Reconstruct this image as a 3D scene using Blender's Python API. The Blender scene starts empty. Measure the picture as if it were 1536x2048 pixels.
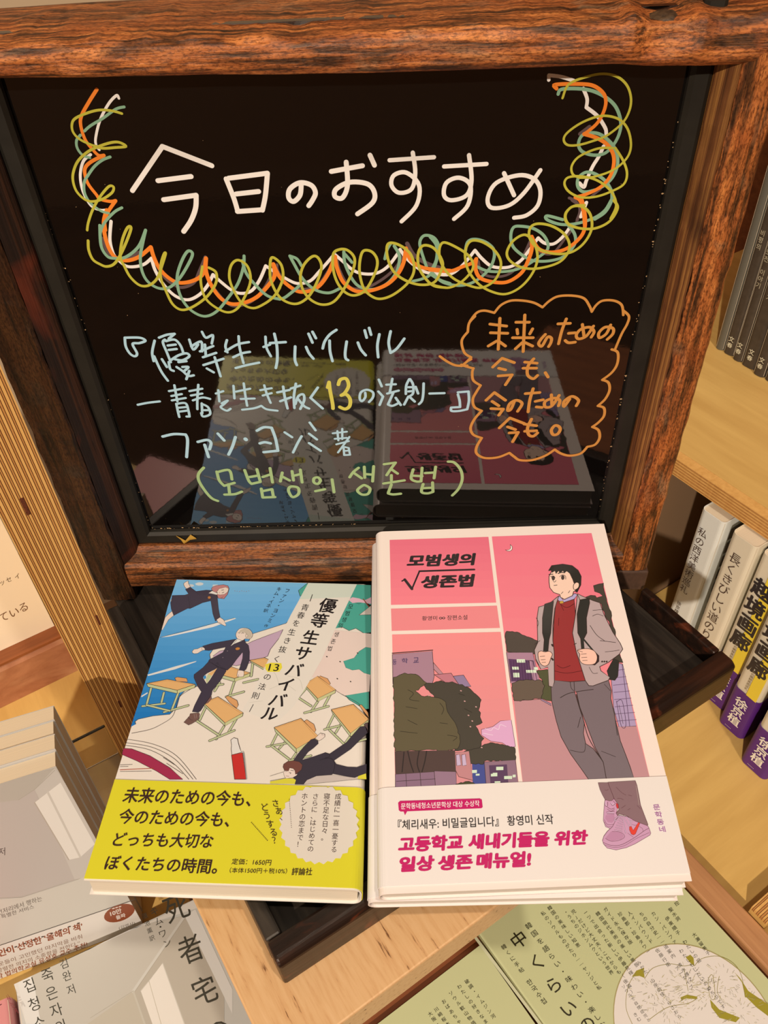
import bpy, bmesh, math, random
from mathutils import Vector, Matrix
from mathutils.geometry import tessellate_polygon
random.seed(7)
S = bpy.context.scene; COL = S.collection
# ------------------------------------------------------------------ camera
F, CX, CY = 1611.0, 768.0, 1024.0                       # pixels, image 1536 x 2048
RW = ((0.99784, 0.011, -0.06479), (0.0545, -0.68935, 0.72237), (-0.03672, -0.72434, -0.68846))
CAM = Vector((0, 0, 1.168))
cd = bpy.data.cameras.new('camera'); cam = bpy.data.objects.new('camera', cd); COL.objects.link(cam)
cd.sensor_fit = 'VERTICAL'; cd.sensor_height = 36; cd.lens = F / 2048 * 36; cd.clip_start = .01
_r = Vector((RW[0][0], RW[1][0], RW[2][0])); _f = Vector((RW[0][2], RW[1][2], RW[2][2])).normalized()
_r = (_r - _f * _r.dot(_f)).normalized(); _u = _r.cross(_f)
M = Matrix((( _r.x, _u.x, -_f.x, CAM.x), (_r.y, _u.y, -_f.y, CAM.y), (_r.z, _u.z, -_f.z, CAM.z), (0, 0, 0, 1)))
cam.matrix_world = M; S.camera = cam
# ------------------------------------------------------------------ world, lamps, exposure
S.view_settings.view_transform = 'Standard'; S.view_settings.look = 'None'
S.view_settings.exposure = 0.0; S.view_settings.gamma = 1; S.view_settings.use_curve_mapping = False
w = bpy.data.worlds.new('shop_air'); S.world = w; w.use_nodes = True
w.node_tree.nodes['Background'].inputs[0].default_value = (1.0, .74, .52, 1)
w.node_tree.nodes['Background'].inputs[1].default_value = .36
def spot(name, loc, target, power, size, angle, blend=.3, col=(1.0, .82, .64)):
    l = bpy.data.lights.new(name, 'SPOT'); l.energy = power; l.shadow_soft_size = size
    l.spot_size = math.radians(angle); l.spot_blend = blend; l.color = col
    o = bpy.data.objects.new(name, l); COL.objects.link(o); o.location = loc
    o.rotation_euler = (Vector(target) - Vector(loc)).to_track_quat('-Z', 'Y').to_euler()
    return o
spot('ceiling_spot', (-.50, -1.85, 2.30), (0, .3, .9), 246, .030, 42)
spot('ceiling_spot', (.45, -.30, 2.70), (.0, .3, .75), 60, .035, 50)
spot('ceiling_spot', (-.55, 1.55, 2.6), (.4, .5, .6), 36, .04, 60, col=(1, .74, .48))
# ------------------------------------------------------------------ picking points on real planes
def n_(v): return Vector(v).normalized()
def ray(x, y):
    c = ((x - CX) / F, (y - CY) / F, 1.0)
    return Vector([sum(RW[i][k] * c[k] for k in range(3)) for i in range(3)]).normalized()
class Plane:
    """a plane of the scene with its own 2D axes"""
    def __init__(s, p, n, u=None):
        s.p = Vector(p); s.n = n_(n)
        u = Vector(u) if u is not None else Vector((1, 0, 0)); s.u = (u - s.n * u.dot(s.n)).normalized(); s.v = s.n.cross(s.u)
    def at(s, x, y):
        r = ray(x, y); t = (s.p - CAM).dot(s.n) / r.dot(s.n); return CAM + r * t
    def up(s, h): return Plane(s.p + s.n * h, s.n, s.u)
def lvl(z): return Plane((0, 0, z), (0, 0, 1))
def rel(v): return CAM + Vector(v)
A1 = math.radians(36.6)
E1 = Vector((math.cos(A1), math.sin(A1), 0)); E2 = Vector((-E1.y, E1.x, 0)); UZ = Vector((0, 0, 1))
# ------------------------------------------------------------------ materials
def lin(c):
    c = c / 255.0
    return c / 12.92 if c <= .04045 else ((c + .055) / 1.055) ** 2.4
def rgb(r, g, b): return (lin(r), lin(g), lin(b), 1)
def new_mat(name):
    m = bpy.data.materials.new(name); m.use_nodes = True
    return m, m.node_tree, m.node_tree.nodes['Principled BSDF']
def plain(name, col, rough=.5, spec=.5, noise=0, scale=60, bump=0):
    m, nt, b = new_mat(name); b.inputs['Roughness'].default_value = rough; b.inputs['Specular IOR Level'].default_value = spec
    b.inputs['Base Color'].default_value = col
    if noise or bump:
        tc = nt.nodes.new('ShaderNodeTexCoord'); nz = nt.nodes.new('ShaderNodeTexNoise'); nz.inputs['Scale'].default_value = scale; nz.inputs['Detail'].default_value = 5
        nt.links.new(tc.outputs['Object'], nz.inputs['Vector'])
        mx = nt.nodes.new('ShaderNodeMixRGB'); mx.blend_type = 'MULTIPLY'; mx.inputs[1].default_value = col
        cr = nt.nodes.new('ShaderNodeValToRGB'); cr.color_ramp.elements[0].position = .3; cr.color_ramp.elements[1].position = .7
        k = 1 - noise; cr.color_ramp.elements[0].color = (k, k, k, 1); cr.color_ramp.elements[1].color = (1, 1, 1, 1)
        nt.links.new(nz.outputs['Fac'], cr.inputs[0]); nt.links.new(cr.outputs[0], mx.inputs[2]); mx.inputs[0].default_value = 1
        nt.links.new(mx.outputs[0], b.inputs['Base Color'])
        if bump:
            bp = nt.nodes.new('ShaderNodeBump'); bp.inputs['Strength'].default_value = bump; bp.inputs['Distance'].default_value = .0006
            nt.links.new(nz.outputs['Fac'], bp.inputs['Height']); nt.links.new(bp.outputs[0], b.inputs['Normal'])
    return m
def grain(nt, g, h, sg, sh):
    """object coordinates stretched along the grain direction g"""
    g = n_(g); h = Vector(h); h = (h - g * h.dot(g)).normalized(); k = g.cross(h)
    tc = nt.nodes.new('ShaderNodeTexCoord'); cb = nt.nodes.new('ShaderNodeCombineXYZ')
    for i, (d, s) in enumerate(((g, sg), (h, sh), (k, sh))):
        dt = nt.nodes.new('ShaderNodeVectorMath'); dt.operation = 'DOT_PRODUCT'; dt.inputs[1].default_value = d * s
        nt.links.new(tc.outputs['Object'], dt.inputs[0]); nt.links.new(dt.outputs['Value'], cb.inputs[i])
    return cb.outputs[0]
def wood(name, g, h, cols, sg=6, sh=110, rough=.5, patch=None, patch_scale=22, bump=.4, dist=.0006, lo=.3, hi=.7, spec=.4, seed=0, pts=None, speck=0):
    m, nt, b = new_mat(name); b.inputs['Roughness'].default_value = rough; b.inputs['Specular IOR Level'].default_value = spec
    v = grain(nt, g, h, sg, sh)
    nz = nt.nodes.new('ShaderNodeTexNoise'); nz.noise_dimensions = '4D'; nz.inputs['W'].default_value = seed
    nz.inputs['Scale'].default_value = 1; nz.inputs['Detail'].default_value = 8; nz.inputs['Roughness'].default_value = .62; nz.inputs['Distortion'].default_value = .35
    nt.links.new(v, nz.inputs['Vector'])
    cr = nt.nodes.new('ShaderNodeValToRGB'); e = cr.color_ramp.elements
    for i, c in enumerate(cols):
        p = lo + (hi - lo) * i / (len(cols) - 1) if pts is None else pts[i]
        el = e[i] if i < 2 else e.new(p)
        el.position = p; el.color = c
    nt.links.new(nz.outputs['Fac'], cr.inputs[0]); out = cr.outputs[0]
    if patch:
        v2 = grain(nt, g, h, patch_scale * .45, patch_scale)
        n2 = nt.nodes.new('ShaderNodeTexNoise'); n2.inputs['Scale'].default_value = 1; n2.inputs['Detail'].default_value = 6; n2.inputs['Distortion'].default_value = .8
        nt.links.new(v2, n2.inputs['Vector'])
        for j, (c, p0, p1, amt) in enumerate(patch):
            if j: 
                n2 = nt.nodes.new('ShaderNodeTexNoise'); n2.noise_dimensions = '4D'; n2.inputs['W'].default_value = 3.7 * j; n2.inputs['Scale'].default_value = 1; n2.inputs['Detail'].default_value = 6; n2.inputs['Distortion'].default_value = .8
                nt.links.new(v2, n2.inputs['Vector'])
            r2 = nt.nodes.new('ShaderNodeValToRGB'); r2.color_ramp.elements[0].position = p0; r2.color_ramp.elements[1].position = p1
            r2.color_ramp.elements[0].color = (0, 0, 0, 1); r2.color_ramp.elements[1].color = (amt, amt, amt, 1)
            nt.links.new(n2.outputs['Fac'], r2.inputs[0])
            mx = nt.nodes.new('ShaderNodeMixRGB'); mx.inputs[2].default_value = c
            nt.links.new(r2.outputs[0], mx.inputs[0]); nt.links.new(out, mx.inputs[1]); out = mx.outputs[0]
    if speck:
        n3 = nt.nodes.new('ShaderNodeTexNoise'); n3.inputs['Scale'].default_value = 1; n3.inputs['Detail'].default_value = 4; n3.inputs['Roughness'].default_value = .7
        nt.links.new(grain(nt, g, h, sh * 1.2, sh * 3.4), n3.inputs['Vector'])
        r3 = nt.nodes.new('ShaderNodeValToRGB'); r3.color_ramp.elements[0].position = .40; r3.color_ramp.elements[1].position = .54
        k3 = 1 - speck; r3.color_ramp.elements[0].color = (k3, k3 * .9, k3 * .85, 1); r3.color_ramp.elements[1].color = (1, 1, 1, 1)
        m3 = nt.nodes.new('ShaderNodeMixRGB'); m3.blend_type = 'MULTIPLY'; m3.inputs[0].default_value = 1
        nt.links.new(n3.outputs['Fac'], r3.inputs[0]); nt.links.new(out, m3.inputs[1]); nt.links.new(r3.outputs[0], m3.inputs[2]); out = m3.outputs[0]
    nt.links.new(out, b.inputs['Base Color'])
    if bump:
        bp = nt.nodes.new('ShaderNodeBump'); bp.inputs['Strength'].default_value = bump; bp.inputs['Distance'].default_value = dist
        nt.links.new(nz.outputs['Fac'], bp.inputs['Height']); nt.links.new(bp.outputs[0], b.inputs['Normal'])
    return m
def ink_mat(name, rough, spec):
    m, nt, b = new_mat(name); b.inputs['Roughness'].default_value = rough; b.inputs['Specular IOR Level'].default_value = spec
    a = nt.nodes.new('ShaderNodeAttribute'); a.attribute_name = 'ink'; nt.links.new(a.outputs['Color'], b.inputs['Base Color'])
    return m
# ------------------------------------------------------------------ objects
def tag(o, label=None, cat=None, group=None, kind=None):
    if label: o['label'] = label
    if cat: o['category'] = cat
    if group: o['group'] = group
    if kind: o['kind'] = kind
    return o
def link(o, parent=None):
    COL.objects.link(o)
    if parent is not None:
        o.parent = parent
        if parent.parent is None and parent.type == 'EMPTY': o.matrix_parent_inverse = Matrix.Translation(-parent.location)
    return o
def empty(name, loc, label, cat, group=None):
    o = bpy.data.objects.new(name, None); o.location = loc; o.empty_display_size = .02; COL.objects.link(o)
    return tag(o, label, cat, group)
def mesh(name, verts, faces, mats, parent=None, fm=None, smooth=False):
    me = bpy.data.meshes.new(name); me.from_pydata([tuple(v) for v in verts], [], faces)
    for m in (mats if isinstance(mats, (list, tuple)) else [mats]): me.materials.append(m)
    if fm: me.polygons.foreach_set('material_index', fm)
    if smooth: me.polygons.foreach_set('use_smooth', [True] * len(faces))
    me.update(); o = bpy.data.objects.new(name, me); return link(o, parent)
def bevel(o, w, seg=2):
    bm = bmesh.new(); bm.from_mesh(o.data); bmesh.ops.recalc_face_normals(bm, faces=bm.faces)
    bmesh.ops.bevel(bm, geom=bm.edges[:], offset=w, segments=seg, affect='EDGES', profile=.5); bm.to_mesh(o.data); bm.free(); return o
def fixn(o):
    bm = bmesh.new(); bm.from_mesh(o.data); bmesh.ops.recalc_face_normals(bm, faces=bm.faces); bm.to_mesh(o.data); bm.free(); return o
BF = [(0, 3, 2, 1), (4, 5, 6, 7), (0, 1, 5, 4), (1, 2, 6, 5), (2, 3, 7, 6), (3, 0, 4, 7)]
def box(name, o, X, Y, Z, mat, parent=None, bv=0, seg=2):
    o = Vector(o); X = Vector(X); Y = Vector(Y); Z = Vector(Z)
    vs = [o, o + X, o + X + Y, o + Y]; vs += [v + Z for v in vs]
    ob = mesh(name, vs, BF, mat, parent)
    return bevel(ob, bv, seg) if bv else fixn(ob)
def extrude(name, prof, o, ax, ay, al, mat, parent=None, bv=0, closed=True, nl=1, jitter=0, smooth=False):
    """profile (x,y) list in axes ax,ay swept along al in nl steps"""
    o = Vector(o); ax = Vector(ax); ay = Vector(ay); al = Vector(al); vs = []; fs = []; k = len(prof)
    rnd = random.Random(hash(name) % 1000 if False else len(prof) * 7 + nl)
    for i in range(nl + 1):
        for (x, y) in prof:
            jx = jy = 0
            if jitter and callable(jitter): jx, jy = jitter(i / nl, x, y)
            vs.append(o + ax * (x + jx) + ay * (y + jy) + al * (i / nl))
    for i in range(nl):
        for j in range(k if closed else k - 1):
            a = i * k + j; b = i * k + (j + 1) % k; fs.append((a, b, b + k, a + k))
    if closed: fs += [tuple(range(k))[::-1], tuple(nl * k + j for j in range(k))]
    ob = mesh(name, vs, fs, mat, parent, smooth=smooth)
    return bevel(ob, bv) if bv else fixn(ob)
# ------------------------------------------------------------------ flat print and paint
class Art:
    """flat coloured print on a plane; every element lies a hair above the one before"""
    def __init__(s, pl, white, paper=.80, lift=.00012, step=4e-6, T=(0, 0, 1)):
        s.pl = pl; s.h = lift; s.step = step; s.V = []; s.Fc = []; s.C = []; s.T = T; s.clip = None; s.occ = []
        s.w = [paper / lin(c) for c in white]
    def col(s, c): return tuple(min(.95, max(.004, lin(c[i]) * s.w[i])) for i in range(3)) + (1,)
    def clip_to(s, corners): s.clip = [((q[0] - s.T[0]) * s.T[2], (q[1] - s.T[1]) * s.T[2]) for q in (to_px(c) for c in corners)]
    def px(s, x, y): T = s.T; return s.pl.at(T[0] + x / T[2], T[1] + y / T[2])
    def _add(s, pts, faces, c, thick=0.0):
        """lies just above whatever print it overlaps, however many elements there are"""
        us = [(p - s.pl.p).dot(s.pl.u) for p in pts]; vs = [(p - s.pl.p).dot(s.pl.v) for p in pts]
        bb = (min(us), max(us), min(vs), max(vs)); h = s.h
        for (q, t) in s.occ:
            if t >= h and q[0] < bb[1] and q[1] > bb[0] and q[2] < bb[3] and q[3] > bb[2]: h = t + s.step
        s.occ.append((bb, h + thick))
        b = len(s.V); s.V += [p + s.pl.n * h for p in pts]; s.Fc += [tuple(b + i for i in f) for f in faces]; s.C += [c] * len(faces)
    def _copies(s, lists, faces, c):
        """shifted copies of one glyph, a micron apart, as one element"""
        V = []; Fs = []
        for k, pts in enumerate(lists):
            b = len(V); V += [p + s.pl.n * (1e-6 * k) for p in pts]; Fs += [tuple(b + i for i in f) for f in faces]
        s._add(V, Fs, c, 1e-6 * len(lists))
    def poly3(s, pts, c):
        f = tessellate_polygon([pts]); s._add(pts, [tuple(t) for t in f], c)
    def poly(s, pts, c, smooth=False):
        pts = P(pts)
        if smooth: pts = spline(pts, True, 5)
        if s.clip: pts = clip_poly(pts, s.clip)
        if len(pts) < 3: return
        s.poly3([s.px(*p) for p in pts], s.col(c))
    def line(s, pts, width, c, smooth=True, closed=False, w2=None, caps=True):
        """width in the units of T"""
        pts = P(pts)
        if smooth and len(pts) > 2: pts = spline(pts, closed, 6)
        if closed: pts = pts + [pts[0]]
        q = [s.px(*p) for p in pts]; n = len(q); V = []; Fs = []
        m = pts[n // 2]; sc = ((s.px(m[0] + 1, m[1]) - s.px(m[0] - 1, m[1])).length + (s.px(m[0], m[1] + 1) - s.px(m[0], m[1] - 1)).length) / 4
        def wd(i): return (width + ((w2 - width) * i / max(1, n - 1) if w2 is not None else 0)) * sc / 2
        q2 = [q[0]]
        for p_ in q[1:]:
            if (p_ - q2[-1]).length > 1e-7: q2.append(p_)
        q = q2; n = len(q)
        if n < 2: return
        sl = 4e-8; N = s.pl.n; dirs = [(q[i + 1] - q[i]).normalized() for i in range(n - 1)]; discs = []
        loop = closed and (q[0] - q[-1]).length < 1e-6
        for i in range(n):
            d0 = dirs[i - 1] if i else (dirs[-1] if loop else dirs[0]); d1 = dirs[i] if i < n - 1 else (dirs[0] if loop else dirs[-1])
            m_ = d0 + d1; cs = d0.dot(d1)
            if cs < .2: t = N.cross(d1 if i < n - 1 else d0).normalized(); kx = 1; discs.append(i)
            else: t = N.cross(m_).normalized(); kx = 1 / max(.6, math.sqrt((1 + cs) / 2))
            V += [q[i] + t * wd(i) * kx + N * (sl * i), q[i] - t * wd(i) * kx + N * (sl * i)]
            if i: Fs.append((2 * i - 2, 2 * i - 1, 2 * i + 1, 2 * i))
        if caps and width / s.T[2] > .9:
            for i, sg in ((0, -1), (n - 1, 1)):
                if loop: continue
                d = dirs[0] if i == 0 else dirs[-1]; t = N.cross(d).normalized(); b = len(V); r = wd(i)
                V += [q[i] + N * (sl * i) + t * (r * math.cos(math.pi * k / 6)) + d * (sg * r * math.sin(math.pi * k / 6)) for k in range(7)]; Fs.append(tuple(range(b, b + 7)))
            for i in discs:
                b = len(V); r = wd(i)
                V += [q[i] + N * (sl * n + 6e-7) + s.pl.u * (r * math.cos(k * .6283)) + s.pl.v * (r * math.sin(k * .6283)) for k in range(10)]; Fs.append(tuple(range(b, b + 10)))
        s._add(V, Fs, s.col(c), sl * n + 6e-7)
    def shape(s, pts, fill, lw=0, lc=(60, 40, 35), smooth=False):
        s.poly(pts, fill, smooth)
        if lw: s.line(pts, lw, lc, smooth, True, caps=False)
    def text(s, body, bl, br, tl, c, bold=0):
        """text whose bounding box fills the parallelogram bottom-left, bottom-right, top-left"""
        v, f, bb = glyphs(body, bold); a = s.px(*bl); X = s.px(*br) - a; Y = s.px(*tl) - a
        sx, sy = X / (bb[1] - bb[0]), Y / (bb[3] - bb[2])
        s._copies([[a + sx * (x - bb[0] + dx) + sy * (y - bb[2] + dy) for x, y in v] for dx, dy in heavy(bold)], f, s.col(c))
    def glyph(s, ch, cx, cy, rt, up, c, bold=0):
        """one character in an em box of vectors rt, up (units of T) centred at cx, cy"""
        v, f, bb = glyphs(ch, bold); o = s.px(cx, cy); X = s.px(cx + rt[0], cy + rt[1]) - o; Y = s.px(cx + up[0], cy + up[1]) - o
        s._copies([[o + X * (x - .5 + dx) + Y * (y - .38 + dy) for x, y in v] for dx, dy in heavy(bold)], f, s.col(c))
    def column(s, body, a, b, rt, c, bold=0, k=.92):
        """characters set one below the other from a to b"""
        n = len(body); dx = (b[0] - a[0]) / max(1, n - 1); dy = (b[1] - a[1]) / max(1, n - 1)
        for i, ch in enumerate(body):
            if ch != ' ': s.glyph(ch, a[0] + dx * i, a[1] + dy * i, rt, (-dx * k, -dy * k), c, bold)
    def build(s, name, mat, parent):
        if not s.V: return None
        me = bpy.data.meshes.new(name); me.from_pydata([tuple(v) for v in s.V], [], s.Fc); me.materials.append(mat)
        at = me.attributes.new('ink', 'FLOAT_COLOR', 'FACE'); at.data.foreach_set('color', [x for c in s.C for x in c])
        return link(bpy.data.objects.new(name, me), parent)
def clip_poly(p, q):
    """keep the part of p inside the convex outline q"""
    ar = sum(q[i - 1][0] * q[i][1] - q[i][0] * q[i - 1][1] for i in range(len(q))); sg = 1 if ar > 0 else -1
    for i in range(len(q)):
        a, b = q[i - 1], q[i]; f = lambda t: sg * ((b[0] - a[0]) * (t[1] - a[1]) - (b[1] - a[1]) * (t[0] - a[0])); out = []
        for j in range(len(p)):
            u, v = p[j - 1], p[j]; fu, fv = f(u), f(v)
            if (fu >= 0) != (fv >= 0): k = fu / (fu - fv); out.append((u[0] + (v[0] - u[0]) * k, u[1] + (v[1] - u[1]) * k))
            if fv >= 0: out.append(v)
        p = out
        if not p: break
    return p
def to_px(w):
    d = w - CAM; c = [sum(RW[i][k] * d[i] for i in range(3)) for k in range(3)]
    return (CX + F * c[0] / c[2], CY + F * c[1] / c[2])
_G = {}
def heavy(b):
    """small shifts that thicken a glyph"""
    if not b: return [(0, 0)]
    n = 8 if b > .015 else 4
    return [(0, 0)] + [(b * math.cos(6.2832 * k / n), b * .8 * math.sin(6.2832 * k / n)) for k in range(n)]
def glyphs(body, bold=0):
    k = body; bold = 0
    if k not in _G:
        c = bpy.data.curves.new('t', 'FONT'); c.body = body; c.offset = bold; c.resolution_u = 3
        o = bpy.data.objects.new('t', c); me = bpy.data.meshes.new_from_object(o)
        v = [(p.co.x, p.co.y) for p in me.vertices]; f = [tuple(p.vertices) for p in me.polygons]
        if not v: v = [(0, 0), (.01, 0), (0, .01)]; f = [(0, 1, 2)]
        _G[k] = (v, f, (min(p[0] for p in v), max(p[0] for p in v), min(p[1] for p in v), max(p[1] for p in v)))
        bpy.data.objects.remove(o); bpy.data.curves.remove(c); bpy.data.meshes.remove(me)
    return _G[k]
def P(t):
    if isinstance(t, str): return [tuple(float(k) for k in q.split(',')) for q in t.split()]
    return list(t)
def spline(p, closed=False, k=6):
    n = len(p); out = []
    for i in range(n if closed else n - 1):
        p0 = p[(i - 1) % n] if closed or i else p[0]; p1 = p[i]; p2 = p[(i + 1) % n]; p3 = p[(i + 2) % n] if closed or i < n - 2 else p[-1]
        for j in range(k):
            t = j / k
            out.append(tuple(.5 * (2 * p1[a] + (p2[a] - p0[a]) * t + (2 * p0[a] - 5 * p1[a] + 4 * p2[a] - p3[a]) * t * t + (3 * p1[a] - p0[a] - 3 * p2[a] + p3[a]) * t ** 3) for a in (0, 1)))
    if not closed: out.append(p[-1])
    return out
from mathutils import noise as NZ
def nz(x, y=0, z=0): return NZ.noise(Vector((x, y, z)))
def ces(c, s, z): return CAM + E1 * c + E2 * s + UZ * z
def c_of(p): return (p - CAM).dot(E1)
def s_of(p): return (p - CAM).dot(E2)
# ------------------------------------------------------------------ shared materials
pine = wood('pine_veneer', E1, UZ, [rgb(205, 168, 98), rgb(226, 192, 118)], sg=7, sh=60, rough=.42, bump=.05)
pine_along = wood('pine_veneer_along', E2, UZ, [rgb(208, 170, 100), rgb(228, 194, 120)], sg=7, sh=60, rough=.42, bump=.05)
ply_light = wood('ply_light', UZ, E1, [rgb(214, 164, 92), rgb(236, 190, 116)], sg=12, sh=260, rough=.6, bump=.2)
ply_mid = wood('ply_mid', UZ, E1, [rgb(178, 122, 66), rgb(206, 152, 86)], sg=14, sh=300, rough=.65, bump=.25)
ply_glue = plain('ply_glue', rgb(128, 78, 40), .7, noise=.5, scale=500)
tan_wood = wood('tan_wood', E2, UZ, [rgb(110, 72, 42), rgb(206, 164, 118), rgb(214, 176, 130), rgb(220, 184, 140)], sg=45, sh=420, rough=.38, bump=.06, pts=[.32, .38, .5, .72])
rail_wood = wood('rail_wood', E2, UZ, [rgb(170, 122, 84), rgb(200, 152, 108)], sg=10, sh=150, rough=.45, bump=.1)
brown_wood = wood('brown_wood', E1, UZ, [rgb(112, 62, 34), rgb(160, 96, 56)], sg=8, sh=90, rough=.5, bump=.2)
marbled = wood('marbled_bark', E1, UZ, [rgb(150, 92, 64), rgb(192, 136, 102)], sg=30, sh=50, rough=.5, bump=.3, patch=[(rgb(205, 158, 122), .5, .62, .6)])
cream = plain('cream_paint', rgb(214, 194, 164), .55, noise=.06, scale=8)
dark_floor = plain('dark_floor', rgb(150, 112, 80), .5, noise=.3, scale=6)
black_wood = wood('blackened_wood', E2, UZ, [rgb(18, 16, 15), rgb(38, 34, 31), rgb(60, 54, 48)], sg=9, sh=150, rough=.42, bump=.25, patch=[(rgb(70, 60, 48), .6, .75, .4)], patch_scale=60)
rim_wood = wood('charred_rim_wood', E1, UZ, [rgb(16, 11, 9), rgb(34, 22, 17), rgb(60, 34, 22)], sg=10, sh=130, rough=.35, bump=.4, patch=[(rgb(112, 54, 30), .60, .70, .6)], patch_scale=70)
# ------------------------------------------------------------------ the shop
floor = tag(box('floor', (-3, -3, -.02), (6, 0, 0), (0, 6, 0), (0, 0, .02), dark_floor), kind='structure')
zf = 0
def wall(name, o, X, Y, Z, m): return tag(box(name, o, X, Y, Z, m), kind='structure')
wall('wall_back', CAM + E2 * 1.15 - E1 * 1.4 - UZ * 1.168, E1 * 3.2, E2 * .03, UZ * 2.9, cream)
wall('wall_right', CAM + E1 * .96 - E2 * 1.9 - UZ * 1.168, E1 * .03, E2 * 3.0, UZ * 2.9, brown_wood)
wall('wall_front', (-3, -2.2, 0), (6, 0, 0), (0, -.03, 0), (0, 0, 2.9), plain('front_wall_paint', rgb(196, 158, 124), .7))
ZL = -.65                                                         # lower shelves, seen from the camera
# ------------------------------------------------------------------ plywood edges: plies stacked side by side
def plies(name, o, T, L, D, n, parent):
    """n plies through thickness T, length L, sunk into depth D; o is the outer front corner"""
    o = Vector(o); T = Vector(T); L = Vector(L); D = Vector(D); vs = []; fs = []; fm = []
    rnd = random.Random(n); dn = D.normalized()
    edges = [0]
    for i in range(n): edges.append(edges[-1] + (.72 if i % 2 else 1.0) * (.6 if i in (0, n - 1) else 1) * rnd.uniform(.85, 1.15))
    tot = edges[-1]; edges = [e / tot for e in edges]
    for i in range(n):
        a, b = edges[i], edges[i + 1]; g = .0016 / T.length * .12
        for (p, q, mt, dp) in ((a + g, b if i == n - 1 else b - g, 0 if i % 2 == 0 else 1, rnd.uniform(0, .00025)), (b - g, b + g, 2, .0006)):
            if q > 1: continue
            k = len(vs); A = o + T * p + dn * dp; W = T * (q - p); Dd = D - dn * dp
            vv = [A, A + L, A + L + Dd, A + Dd]; vs += vv + [v + W for v in vv]
            fs += [tuple(k + j for j in f) for f in BF]; fm += [mt] * 6
    ob = mesh(name, vs, fs, [ply_light, ply_mid, ply_glue], parent, fm); fixn(ob)
    return tag(ob, kind='stuff')
# left divider panel
pf = Plane(CAM + E2 * (Vector((-.2225, .3374, 0)).dot(E2)), -E2, E1)
s_pan = s_of(pf.p); c_r = c_of(pf.at(192, 1176)); c_l = c_of(pf.at(111, 1253))
lp = empty('plywood_divider', ces((c_l + c_r) / 2, s_pan + .1, ZL), 'thick plywood divider panel with striped edge at the left of the blackboard', 'panel')
plies('ply_edge', ces(c_l, s_pan, ZL), E1 * (c_r - c_l), UZ * .66, E2 * .02, 23, lp)
box('panel_core', ces(c_l + .0005, s_pan + .0202, ZL), E1 * (c_r - c_l - .001), E2 * .32, UZ * .66, pine, lp)
for (x, y, wd, ht) in ((50, 1013, .0022, .013), (196, 1240, .0014, .010), (240, 1408, .0016, .008)):
    p = pf.at(x, y); box('ply_knot', p - E1 * wd / 2 - UZ * ht / 2 - E2 * .0002, E1 * wd, UZ * ht, E2 * .0006, plain('knot_dark', rgb(112, 54, 26), .7, noise=.6, scale=900), lp)
# left compartment
sB = s_of(lvl(CAM.z + ZL).at(100, 1368))                           # foot of the wooden rail
lc = empty('left_shelf', ces(c_l - .3, sB - .2, ZL - .02), 'pale yellow wooden shelf board left of the plywood divider', 'shelf')
box('shelf_board', ces(c_l - .62, sB - .42, ZL - .02), E1 * .6195, E2 * .62, UZ * .0198, pine_along, lc, .0008)
ra = Plane(ces(0, sB, 0), -E2, E1); zr = ra.at(60, 1307).z - CAM.z
rl = empty('bark_rail', ces(c_l - .3, sB + .01, ZL), 'brown bark-faced rail across the back of the left shelf', 'rail')
extrude('rail_face', [(0, 0), (.022, 0), (.022, zr - ZL), (.004, zr - ZL), (0, zr - ZL - .006)], ces(c_l - .5, sB, ZL), E2, UZ, E1 * .499, marbled, rl)
box('rail_top', ces(c_l - .5, sB + .0005, zr + .0002), E1 * .499, E2 * .03, UZ * .003, brown_wood, rl)
cd_p = Plane(ces(0, sB + .018, 0), (-E2 + UZ * .12), E1)
z0 = zr + .0034
card = box('title_card', ces(c_l - .36, sB + .016, z0), E1 * .355, E2 * .0012, UZ * .30 + E2 * .03, plain('cream_card', rgb(250, 240, 220), .6), None)
tag(card, 'cream handwritten title card standing on the bark rail at far left', 'card')
cp = Plane(ces(0, sB + .016, z0), (-E2 + UZ * .1), E1)
ink_matte = ink_mat('printed_ink', .45, .35)
a = Art(cp, (240, 215, 180), T=(0, 1000, 3.41))
for ch, x, y in (('ッ', 14, 562), ('セ', 60, 542), ('イ', 118, 520)): a.glyph(ch, x, y, (40, -18), (-14, -38), (105, 75, 38))
for ch, x, y in (('て', 25, 795), ('い', 95, 765), ('る', 160, 730)): a.glyph(ch, x, y, (70, -32), (-24, -66), (125, 78, 38))
a.build('card_lettering', ink_matte, card)
# acrylic stand
acr, nt_, b_ = new_mat('clear_acrylic'); b_.inputs['Transmission Weight'].default_value = 1; b_.inputs['Roughness'].default_value = .02; b_.inputs['IOR'].default_value = 1.49
# ------------------------------------------------------------------ right bookcase
CU, CL = .475, .333
up = Plane(ces(CU, 0, 0), -E1, E2); zu = up.at(1401, 950).z - CAM.z; zb = up.at(1443, 1017).z - CAM.z
bc = empty('bookcase', ces(.6, 0, ZL - .02), 'pale yellow plywood bookcase right of the blackboard', 'bookcase')
sP = s_of(lvl(CAM.z + ZL).at(1336, 1171))
plies('ply_edge', ces(CU, -.35, zb), UZ * (zu - zb), E2 * .87, E1 * .01, 13, bc)
box('upper_shelf', ces(CU + .0102, -.35, zb), E1 * .40, E2 * .87, UZ * (zu - zb), pine_along, bc)
box('lower_shelf', ces(CL + .0002, -.42, ZL - .02), E1 * .56, E2 * (sP + .42 - .0005), UZ * .02, pine, bc, .0006)
box('back_panel', ces(CU + .412, -.35, ZL + .0002), E1 * .01, E2 * .87, UZ * .75, brown_wood, bc)
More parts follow.
